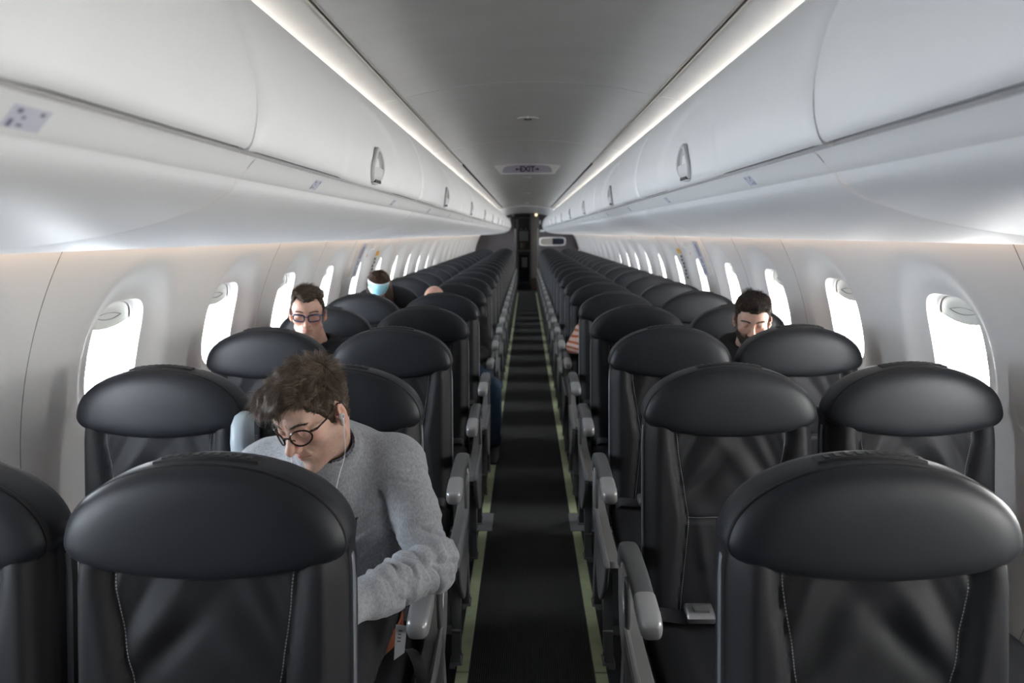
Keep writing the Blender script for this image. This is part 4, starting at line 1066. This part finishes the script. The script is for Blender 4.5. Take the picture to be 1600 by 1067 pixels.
q = MB(); rows = []
a1 = np.cross(CN, (1, 0, 0)); a1 /= np.linalg.norm(a1); a2 = np.cross(CN, a1)
for rr_s, hh in ((.0630, .006), (.0605, .018), (.0578, .024), (.0550, .014)): rows.append([CR-ML+CN*hh+(math.cos(t)*a1+math.sin(t)*a2)*rr_s for t in np.linspace(0, 2*PI, 48, endpoint=False)])
q.grid(rows, 'checked', closev=True); q.build('shirt_collar', man, fixn=False)
def legs1(P):
    d = ell(P, (-.515, 1.615, .500), (.165, .150, .090))
    for s_ in (-1, 1):
        hx = -.515+s_*.085; d = su(d, chain(P, ((hx, 1.63, .530), (hx+s_*.015, 1.215, .545), (hx+s_*.01, 1.235, .12)), (.083, .060, .048)), .03)
    for i in range(7): d = d-.004*(-1)**i*gauss_seg(P, (-.43-.01*i, 1.57-.02*i, .60), (-.34, 1.55-.03*i, .52), .008)
    return d+.002*noise(P, 30)
lv, lq = polygonise(legs1, (-.76, 1.10, .05), (-.27, 1.82, .66), .005)
mesh_np('trousers', lv-ML, lq, 'jeans', man)
q = MB(); rows = []
for dz, dr in ((-.021, .002), (-.019, .006), (.019, .006), (.021, .002)):
    rows.append([(-.515+(.176+dr)*math.cos(t)-ML[0], 1.612+(.158+dr)*math.sin(t)-ML[1], .512+dz+.02*(math.sin(t))) for t in np.linspace(0, 2*PI, 60, endpoint=False)])
q.grid(rows, 'beltm', closev=True); q.build('belt', man, fixn=False)
for s_ in (-1, 1):
    q = MB(); x = -.515+s_*.095-ML[0]; rows = []
    for y, w_, h_ in ((.07, .02, .03), (.05, .036, .075), (0, .038, .085), (-.06, .042, .06), (-.12, .045, .045), (-.165, .035, .032), (-.185, .015, .02)):
        rows.append([(x+superell(a, w_, 1, 2.6)[0], 1.235+y-ML[1], .004+h_/2*(1+superell(a, 1, 1, 2.6)[1])) for a in np.linspace(0, 2*PI, 20, endpoint=False)])
    q.grid(rows, 'shoem', closev=True); q.f += [tuple(range(20)), tuple(range(120, 140))]; q.m += [0, 0]; q.build('shoe', man)
# hair
HL1 = [.074, .078, .074, .048, .012, -.014, -.020, .026, .030, -.010, -.052, -.066]
def hairf(f, hl, thick, lump=.003, fr=28):
    def g(P):
        m = hairmask(P, hl)-.0035*noise(P, 70, 5); t = thick(P)*smooth(-.006, .022, m); return f(P)-t+.0010+lump*noise(P, fr)*smooth(.0, .02, m)*smooth(.035, .08, P[:, 2])+.0010*noise(P, 110)
    return g
def thick1(P):
    return .0065+.010*smooth(.045, .105, P[:, 2])+.004*smooth(-.03, -.08, P[:, 1])*smooth(.06, .09, P[:, 2])
hf1 = hairf(headf(dict(o1, noears=1)), HL1, thick1, .0045, 44)
cv, cq = polygonise(hf1, (-.105, -.125, -.09), (.105, .145, .170), .0018); cvn = normals(hf1, cv); cin = cv-cvn*(.0045*smooth(.012, .04, hairmask(cv, HL1)))[:, None]
keep = (hairmask(cv, HL1) > -.004); kq = keep[cq].all(1); hair = mesh_np('hair', cin, cq[kq], 'hair_brown_cap', man, xf=loc(X1))
sel = sample(cv, hairmask(cv, HL1) > -.001, 21000); R_ = cv[sel].astype(float); N_ = normals(hf1, R_)
fl = np.stack([.55*np.sign(R_[:, 0]+.01)*(np.abs(R_[:, 0]) > .05)-.75*(R_[:, 2] > .08), -1.0*(R_[:, 2] > .06)*(R_[:, 1] < .05)+.6*(R_[:, 2] <= .06)+.3*(R_[:, 1] >= .05), -.2-1.2*(R_[:, 2] <= .075)], 1)
fl += np.stack([noise(R_.astype(np.float32), 30, 5+9*i) for i in range(3)], 1)*.75
top = smooth(.04, .09, R_[:, 2]); Lh = (.010+.022*top)*RNG.uniform(.6, 1.2, len(R_))
g1 = H1[0].T@np.array((0, 0, -1.))
strands('hair_strands', R_-N_*.002, N_, tangent(fl, N_), Lh, .00058, hair, ['hair_brown0', 'hair_brown1', 'hair_brown2', 'hair_brown3', 'hair_brown0', 'hair_brown2'], loc(X1), curl=.50, seg=8, lift=.22, grav=g1, cfreq=75, droop=.5)
# long fringe hanging over the forehead
frm = (hairmask(cv, HL1) > .0) & (cv[:, 1] < -.045) & (cv[:, 2] > .07) & (cv[:, 0] < .03)
sel = sample(cv, frm, 1300); R_ = cv[sel].astype(float); N_ = normals(hf1, R_); fl = np.tile(np.array((-.35, -.8, -.35)), (len(R_), 1))+np.stack([noise(R_.astype(np.float32), 40, 5+9*i) for i in range(3)], 1)*.5
strands('fringe', R_-N_*.002, N_, tangent(fl, N_), .052*RNG.uniform(.6, 1.15, len(R_)), .00050, hair, ['hair_brown0', 'hair_brown1', 'hair_brown2', 'hair_brown3'], loc(X1), curl=.34, seg=8, lift=.5, grav=g1, cfreq=45, droop=1.3)
brows(f1, man, loc(X1), ['hair_brown0', 'hair_brown2'], 420, .00035, .009)
glasses(man, loc(X1), 'round', 'tortoise')
# earphones
E = lambda p: tuple(X1[0]@np.array(p)+X1[1]-ML)
ep = empty('earphones', tuple(ML)); tag(ep, 'white wired earphones hanging from the ears of the man in grey', 'earphones')
for s_ in (1, -1):
    q = MB(); q.tube([E((s_*.081, .000, -.004)), E((s_*.0865, -.001, -.004)), E((s_*.0905, -.001, -.004))], [.0062, .0078, .0060], 'earwhite', 14)
    q.tube([E((s_*.0868, -.002, -.006)), E((s_*.0870, -.006, -.016)), E((s_*.0868, -.009, -.025))], [.0036, .0030, .0024], 'earwhite', 10)
    q.tube([E((s_*.0906, -.001, -.004)), E((s_*.0911, -.001, -.004))], .0040, 'seam', 12); q.build('earbud', ep)
cw = np.array(E((.0868, -.009, -.025))); j0 = np.array((-.445, 1.485, .930))-ML; j1 = np.array((-.470, 1.49, .84))-ML
q = MB(); q.tube(interp([cw, cw*.66+j0*.34+(.010, -.012, -.012), cw*.3+j0*.7+(.004, -.016, -.008), j0+(0, -.012, 0), j1, (j1[0]-.01, j1[1]-.02, j1[2]-.08)], 40), .0011, 'earwhite', 6); q.build('cord', ep)
cw = np.array(E((-.0868, -.009, -.025))); q = MB(); q.tube(interp([cw, cw*.6+j1*.4+(-.01, -.05, -.02), j1+(-.02, -.03, .05), j1], 30), .0011, 'earwhite', 6); q.build('cord', ep)
# phone between the hands
q = MB(); q.prism([(1.232, .715), (1.185, .842), (1.193, .845), (1.240, .718)], -.545, -.470, 'black', bev=.002); q.box((-.540, 1.236, .722), (-.475, 1.2365, .724), 'screen')
tag(q.build('phone'), 'black phone held by the man in grey, behind the nearest left seat', 'phone')
q = MB(); q.prism([(-.322, .592), (-.296, .588), (-.304, .52), (-.330, .50)], 1.478, 1.4792, 'paper', axis='y')
for k in range(4): q.box((-.316-.0015*k, 1.4772, .575-.009*k), (-.308-.0015*k, 1.4779, .578-.009*k), 'ink')
tag(q.build('boarding_paper', smooth=False), 'white printed slip at the hip of the man in grey', 'paper')

# ============ shared builder for the others
def simple_person(name_label, xf, sc, neck_to, o, base, hl, thick, hairset, cloth, hips, sh, el, wr, knee=None, trous='jeans', seed=0, strandL=.016, nst=3500, comb=None, head_h=.0019, legs=True, hood=False, lift=.3, curl=.15):
    X = (xf[0]*sc, xf[1]); root = np.array((hips[0], hips[1], 0)); t = empty('person', tuple(root)); tag(t, name_label, 'person')
    o = dict(o); o['neck'] = tuple(inv(X, neck_to)); f = headf(o); L_ = (X[0], X[1]-root)
    v, q_ = polygonise(f, (-.10, -.125, -.150), (.10, .16, .135), head_h); c = headcolor(v, base, o)
    nk = np.array(neck_to); hp = np.array(hips)
    def arms(P, r0, r1, r2):
        d = None
        for s_ in (0, 1):
            e = chain(P, (sh[s_], el[s_], wr[s_]), (r0, r1, r2)); d = e if d is None else np.minimum(d, e)
        return d
    mid = (np.array(sh[0])+np.array(sh[1]))/2
    def bodyf(P):
        d = cap(P, tuple(mid-(0, 0, .10)), tuple(hp+(0, 0, .10)), .10, .11); d = su(d, cap(P, tuple(nk), tuple(mid), .05, .07), .03)
        d = su(d, arms(P, .045, .036, .024), .03)
        for s_ in (0, 1):
            w_, e_ = np.array(wr[s_]), np.array(el[s_]); dd = w_-e_; d = su(d, fingers_hand(P, tuple(w_), tuple(dd), (0, -.2, 1), 1 if s_ else -1), .012)
        return d
    lo = np.minimum.reduce([np.array(p) for p in (*sh, *el, *wr, hips)])-.15; hi = np.maximum.reduce([np.array(p) for p in (*sh, *el, *wr, neck_to)])+.15
    bv_, bq_ = polygonise(bodyf, lo, hi, .006)
    Vb_, Qb_, Cb_ = joined([((v@X[0].T)+X[1]-root, q_, c), (bv_-root, bq_, np.tile(V(*base), (len(bv_), 1)))]); mesh_np('body', Vb_, Qb_, 'skin', t, colors=Cb_)
    def top(P):
        d = ell(P, tuple(mid*.5+hp*.5+(0, 0, .07)), (.185, .125, .27)); d = su(d, cap(P, sh[0], sh[1], .066), .06); d = su(d, arms(P, .068, .056, .040), .03)
        col = cap(P, tuple(nk-(0, 0, .02)), tuple(nk+(nk-mid)*.10), .070, .066); d = su(d, col, .02)
        n_ = nk-mid; n_ = n_/np.linalg.norm(n_); rel = P-V(*nk); h_ = rel@V(*n_); rad = np.linalg.norm(rel-h_[:, None]*V(*n_), axis=1)
        d = np.maximum(d, -np.maximum(rad-.058, -h_-.05)); d = np.maximum(d, h_-.034)
        return d+.005*noise(P, 12, seed)+.002*noise(P, 32, seed)
    tv, tq = polygonise(top, lo-.03, hi+.03, .006); mesh_np('jacket' if cloth == 'blackcloth' else 'sweater', tv-root, tq, cloth, t)
    if legs:
        def lg(P):
            d = ell(P, tuple(hp+(0, .03, .03)), (.16, .11, .10))
            for s_ in (-1, 1):
                k = knee[(s_+1)//2] if knee else (hp[0]+s_*.10, hp[1]-.43, hp[2]+.03); d = su(d, chain(P, ((hp[0]+s_*.085, hp[1], hp[2]+.02), k, (k[0], k[1]+.03, .12)), (.082, .060, .046)), .03)
            return d+.003*noise(P, 22, seed)
        lo2 = hp-np.array((.30, .56, hp[2]-.06)); hi2 = hp+np.array((.38, .18, .16)); lv_, lq_ = polygonise(lg, lo2, hi2, .008); mesh_np('trousers', lv_-root, lq_, trous, t)
        for s_ in (-1, 1):
            k = knee[(s_+1)//2] if knee else (hp[0]+s_*.10, hp[1]-.43, hp[2]+.03); m_ = MB(); rows_ = []
            for y, w_, h_ in ((.07, .02, .03), (.05, .036, .085), (0, .038, .095), (-.06, .042, .06), (-.12, .045, .045), (-.165, .035, .032), (-.185, .015, .02)):
                rows_.append([(k[0]-root[0]+superell(a, w_, 1, 2.6)[0], k[1]+.04+y-root[1], .004+h_/2*(1+superell(a, 1, 1, 2.6)[1])) for a in np.linspace(0, 2*PI, 16, endpoint=False)])
            m_.grid(rows_, 'shoem', closev=True); m_.f += [tuple(range(16)), tuple(range(96, 112))]; m_.m += [0, 0]; m_.build('shoe', t)
    if hl is not None:
        hf = hairf(headf(dict(o, noears=1)), hl, thick, .0015, 30); v2, q2 = polygonise(hf, (-.105, -.125, -.10), (.105, .145, .165), .0024)
        kk = (hairmask(v2, hl) > -.003)[q2].all(1); h_ = mesh_np('hair', v2, q2[kk], hairset[0][:-1]+'_cap', t, xf=L_)
        sel_ = sample(v2, hairmask(v2, hl) > .001, nst); R2 = v2[sel_].astype(float); N2 = normals(hf, R2); D2 = tangent(comb(R2), N2)
        tp = smooth(.05, .10, R2[:, 2]); strands('hair_strands', R2-N2*.002, N2, D2, (strandL*.35+strandL*.8*tp)*RNG.uniform(.7, 1.2, nst), .00055, h_, hairset, L_, curl=curl, seg=5, lift=lift, grav=xf[0].T@np.array((0, 0, -1.)), droop=.1)
        brows(f, t, L_, hairset, 260, .0005, .010)
    return t, f, L_, X
# ============ man with navy glasses
H2 = (eulm(7.0, 1.9, 13.5), np.array((-1.015, 3.098, 1.140)))
def comb2(R): return np.stack([.35*np.sign(R[:, 0]-.015)*(R[:, 2] < .09)+.9*(R[:, 2] > .09), .9-1.0*(R[:, 2] < .05), -1.2*(R[:, 2] < .075)+.2], 1)+np.stack([noise(R.astype(np.float32), 14, 3+9*i) for i in range(3)], 1)*.25
HL2 = [.068, .082, .088, .050, .022, .000, -.010, .034, .034, -.010, -.050, -.064]
t2, f2, L2, X2 = simple_person('man in navy rectangular glasses and black jacket looking down by the left windows', H2, .985, (-1.020, 3.215, .985), dict(jaw=.93, stubble=.22), (.56, .335, .255), HL2,
    lambda P: .003+.013*smooth(.06, .105, P[:, 2]), ['hair_mid1', 'hair_mid0', 'hair_mid2'], 'blackcloth', (-1.03, 3.22, .50), ((-1.19, 3.24, .93), (-.86, 3.24, .93)), ((-1.23, 3.10, .70), (-.82, 3.10, .70)), ((-1.12, 2.88, .70), (-.94, 2.88, .70)), comb=comb2, seed=4, strandL=.030, nst=4200, lift=.12, curl=.12)
glasses(t2, L2, 'rect', 'navyframe')
# ============ bearded man on the right
H3 = (eulm(15.7, 1.0, -14.7), np.array((1.013, 3.100, 1.097)))
def comb3(R): return np.stack([.5*np.sign(R[:, 0])*(R[:, 2] < .08)+.35, -.9*(R[:, 2] > .07)+.3*(R[:, 2] <= .07), -1.1*(R[:, 2] < .075)], 1)+np.stack([noise(R.astype(np.float32), 22, 3+9*i) for i in range(3)], 1)*.45
HL3 = [.066, .072, .074, .054, .018, -.024, -.036, .028, .032, -.015, -.055, -.068]
t3, f3, L3, X3 = simple_person('bearded dark-haired man in a black jacket looking down by the right windows', H3, .985, (1.030, 3.215, .955), dict(jaw=.97, stubble=.96, stubcol=(.035, .022, .016)), (.60, .385, .30), HL3,
    lambda P: .004+.013*smooth(.055, .10, P[:, 2]), ['hair_dark0', 'hair_dark1', 'hair_dark2'], 'blackcloth', (1.03, 3.22, .50), ((.86, 3.24, .90), (1.19, 3.24, .90)), ((.82, 3.10, .68), (1.23, 3.10, .68)), ((.94, 2.88, .70), (1.12, 2.88, .70)), comb=comb3, seed=9, strandL=.026, nst=4200, lift=.25, curl=.25)
nb = 3600; bvv, _ = polygonise(f3, (-.09, -.12, -.14), (.09, .05, .01), .003)
ax_ = np.abs(bvv[:, 0]); bm_ = (bvv[:, 2] < -.030-.55*(.050-ax_).clip(0, .05)*0) & (bvv[:, 2] > -.135) & (bvv[:, 1] < .004) & ~((bvv[:, 2] > -.044) & (ax_ < .016)) & ~((np.abs(bvv[:, 2]+.0565) < .0085) & (ax_ < .022)) & ~((ax_ < .05) & (ax_ > .03) & (bvv[:, 2] > -.05)) | ((ax_ > .052) & (ax_ < .0735) & (bvv[:, 2] < .012) & (bvv[:, 1] < .0) & (bvv[:, 1] > -.030) & (bvv[:, 2] > -.12))
sel = sample(bvv, bm_, nb); R_ = bvv[sel].astype(float); N_ = normals(f3, R_); strands('beard', R_, N_, tangent(np.tile(np.array((0, -.25, -1.)), (nb, 1)), N_), RNG.uniform(.007, .014, nb), .00050, t3, ['hair_dark0', 'hair_dark1', 'hair_dark2'], L3, curl=.12, seg=4, lift=.35, droop=.1)
# ============ woman with a mask pushed up on her forehead
H4 = (eulm(38, 7, 10), np.array((-1.062, 4.83, 1.126)))
def comb4(R): return np.stack([.8*np.sign(R[:, 0]), .3*np.ones(len(R)), -1.0+0*R[:, 0]], 1)
HL4 = [.070, .070, .060, .040, .015, -.01, -.02, .02, .02, -.02, -.06, -.07]
t4, f4, L4, X4 = simple_person('long-haired woman with a pale blue mask pushed up on her forehead', H4, .92, (-1.05, 4.93, .96), dict(jaw=.92), (.55, .35, .27), HL4,
    lambda P: .010+.004*smooth(.055, .10, P[:, 2]), ['hair_auburn0', 'hair_auburn1', 'hair_auburn0'], 'blackcloth', (-1.03, 4.80, .50), ((-1.18, 4.84, .90), (-.88, 4.84, .90)), ((-1.22, 4.68, .68), (-.84, 4.68, .68)), ((-1.12, 4.47, .70), (-.94, 4.47, .70)), comb=comb4, seed=2, strandL=.03, nst=2600, lift=.05, curl=.05)
n4 = 2400; s4 = RNG.choice((-1, 1), n4); th = RNG.uniform(0, 1, n4)
R_ = np.stack([s4*(.010+.080*th), .005+RNG.uniform(-.03, .06, n4)*th, .140-.095*th**2.2], 1); P_ = R_[None]*1.0
VV = []; S = 9
for k in range(S):
    u = k/(S-1); px = R_[:, 0]+s4*(.030*np.sin(u*1.9))*(1-th)+s4*.012*th*np.sin(u*2.2)+.004*np.sin(9*u+th*30); py = R_[:, 1]+.03*u-.02*u*u+.006*np.sin(7*u+th*40); pz = R_[:, 2]-(.30+.05*th)*u**1.15
    px = np.where(np.abs(px) < .10+.0*u, px, s4*(.10+(np.abs(px)-.10)*.5)); VV.append(np.stack([px, py, pz], 1))
VV = np.array(VV); RW = X4[0]; W0 = VV[0]@RW.T; VV = np.array([W0+(VV[k]-VV[0])*np.array((1, .4, 1.)) for k in range(S)])@np.linalg.inv(RW).T; A_ = np.zeros((n4, S, 3, 3))
for k in range(S):
    for j in range(3): A_[:, k, j] = VV[k]+np.array([math.cos(2*PI*j/3), math.sin(2*PI*j/3), 0])*.0008
base_ = (np.arange(n4)*S*3)[:, None, None]; kk = np.arange(S-1)[None, :, None]; jj = np.arange(3)[None, None, :]; j2 = (jj+1) % 3
Q_ = np.stack([base_+kk*3+jj, base_+kk*3+j2, base_+(kk+1)*3+j2, base_+(kk+1)*3+jj], -1).reshape(-1, 4)
mesh_np('long_hair', A_.reshape(-1, 3), Q_, ['hair_auburn0', 'hair_auburn1', 'hair_auburn2'], t4, xf=L4, midx=np.repeat(RNG.integers(0, 3, n4), (S-1)*3))
mk = empty('face_mask', tuple(X4[1])); tag(mk, 'pale blue pleated face mask worn on the forehead of the long-haired woman', 'face mask')
q = MB(); rows = []
XM = X4[0]
for v_ in np.linspace(0, 1, 13):
    row = []
    for u_ in np.linspace(-1, 1, 21):
        z = .040+.062*v_+.010*(1-u_*u_)*(v_-.5)*2; x = .078*u_*(.86+.16*v_); y = -.119-.004*abs(math.sin(v_*PI*3.5))+.055*abs(u_)**2.3+.55*max(z-.045, 0)*1.0; row.append(tuple(XM@np.array((x, y, z))))
    rows.append(row)
q.grid(rows, 'mask'); q.build('mask_panel', mk, fixn=False)
q = MB()
for r_ in (rows[0], rows[-1]): q.tube(r_, .0032, 'maskedge', 6)
for c_ in (0, -1): q.tube([r_[c_] for r_ in rows], .0022, 'maskedge', 6)
q.build('mask_edge', mk)
q = MB()
for s_ in (-1, 1): q.tube([tuple(XM@np.array(p)) for p in ((s_*.073, -.055, .035), (s_*.085, -.01, .045), (s_*.086, .03, .06), (s_*.073, -.040, .100))], .0015, 'maskedge', 6)
q.build('ear_loop', mk)
# ============ bald person, dark top and blue jeans with one knee in the aisle
H5 = (eulm(34, 0, 6), np.array((-.662, 4.80, 1.015)))
t5, f5, L5, X5 = simple_person('bald person with head bowed behind a left aisle seat, dark top and blue jeans', H5, .98, (-.60, 4.93, .90), dict(jaw=1.0), (.58, .34, .26), None, None, None, 'blackcloth', (-.50, 4.80, .50), ((-.68, 4.86, .86), (-.36, 4.86, .86)), ((-.72, 4.70, .66), (-.315, 4.72, .67)), ((-.62, 4.47, .68), (-.42, 4.50, .68)),
    knee=((-.56, 4.40, .53), (-.235, 4.42, .50)), trous='bluejeans', seed=5, head_h=.0026)
# ============ person behind the right aisle seat, only the striped sleeve shows
H6 = (eulm(30, 0, -10), np.array((.60, 4.82, .96)))
t6, f6, L6, X6 = simple_person('person mostly hidden behind a right aisle seat, cream and rust striped sleeve on the armrest', H6, .95, (.56, 4.93, .84), dict(jaw=.95), (.56, .35, .27), HL4, lambda P: .008+0*P[:, 0], ['hair_auburn0', 'hair_auburn1'], 'stripe', (.55, 4.80, .50), ((.41, 4.86, .80), (.69, 4.86, .80)), ((.318, 4.74, .715), (.73, 4.68, .68)), ((.44, 4.50, .70), (.62, 4.50, .68)),
    trous='jeans', seed=7, comb=comb4, nst=1200, head_h=.003)

# ------------------------------------------------------------------ camera, light, view
pitch, yaw, roll = math.radians(8.9903), math.radians(-1.2614), math.radians(-.478)
fw = Vector((math.sin(yaw)*math.cos(pitch), math.cos(yaw)*math.cos(pitch), -math.sin(pitch)))
r0 = Vector((math.cos(yaw), -math.sin(yaw), 0)); u0 = r0.cross(fw)
rr_ = math.cos(roll)*r0+math.sin(roll)*u0; uu = -math.sin(roll)*r0+math.cos(roll)*u0
mw = Matrix((rr_, uu, -fw)).transposed().to_4x4(); mw.translation = Vector((-.0103, 0, 1.4994))
cd = bpy.data.cameras.new('camera'); cam = bpy.data.objects.new('camera', cd); COL.objects.link(cam); cam.matrix_world = mw
cd.sensor_width = 36; cd.lens = 36*1067/1600; cd.clip_start = .02; cd.clip_end = 100
cd.dof.use_dof = True; cd.dof.focus_distance = 1.72; cd.dof.aperture_fstop = 4.0
SC.camera = cam
w = bpy.data.worlds.new('World'); SC.world = w; w.use_nodes = True; nt = w.node_tree
bg = nt.nodes['Background']; bg.inputs['Strength'].default_value = 56.0
tc = nt.nodes.new('ShaderNodeTexCoord'); sx = nt.nodes.new('ShaderNodeSeparateXYZ'); mr = nt.nodes.new('ShaderNodeMapRange')
mr.inputs[1].default_value = -1; mr.inputs[2].default_value = 1
rp = nt.nodes.new('ShaderNodeValToRGB'); rp.color_ramp.elements[0].color = (.80, .88, .98, 1); rp.color_ramp.elements[1].color = (1.02, .99, .955, 1)
nt.links.new(tc.outputs['Generated'], sx.inputs[0]); nt.links.new(sx.outputs['X'], mr.inputs[0]); nt.links.new(mr.outputs[0], rp.inputs[0]); nt.links.new(rp.outputs[0], bg.inputs['Color'])
for s in (-1, 1):
    for yc in WIN_ALL[s]:
        ld = bpy.data.lights.new('window_portal', 'AREA'); ld.shape = 'RECTANGLE'; ld.size = .26; ld.size_y = .38; ld.cycles.is_portal = True
        lo = bpy.data.objects.new('window_portal', ld); COL.objects.link(lo); lo.location = (s*(wx(WZ)+.17), yc, WZ)
        lo.rotation_euler = (0, s*(PI/2)+s*math.asin((WZ-ZC)/R_W)*-1, 0)
SC.view_settings.view_transform = 'Standard'; SC.view_settings.look = 'None'; SC.view_settings.gamma = 1
SC.view_settings.exposure = .1; SC.view_settings.use_curve_mapping = False
SC.cycles.use_denoising = True; SC.cycles.max_bounces = 10; SC.cycles.diffuse_bounces = 6; SC.cycles.transparent_max_bounces = 12
SC.cycles.sample_clamp_indirect = 8; SC.cycles.caustics_reflective = False; SC.cycles.caustics_refractive = False
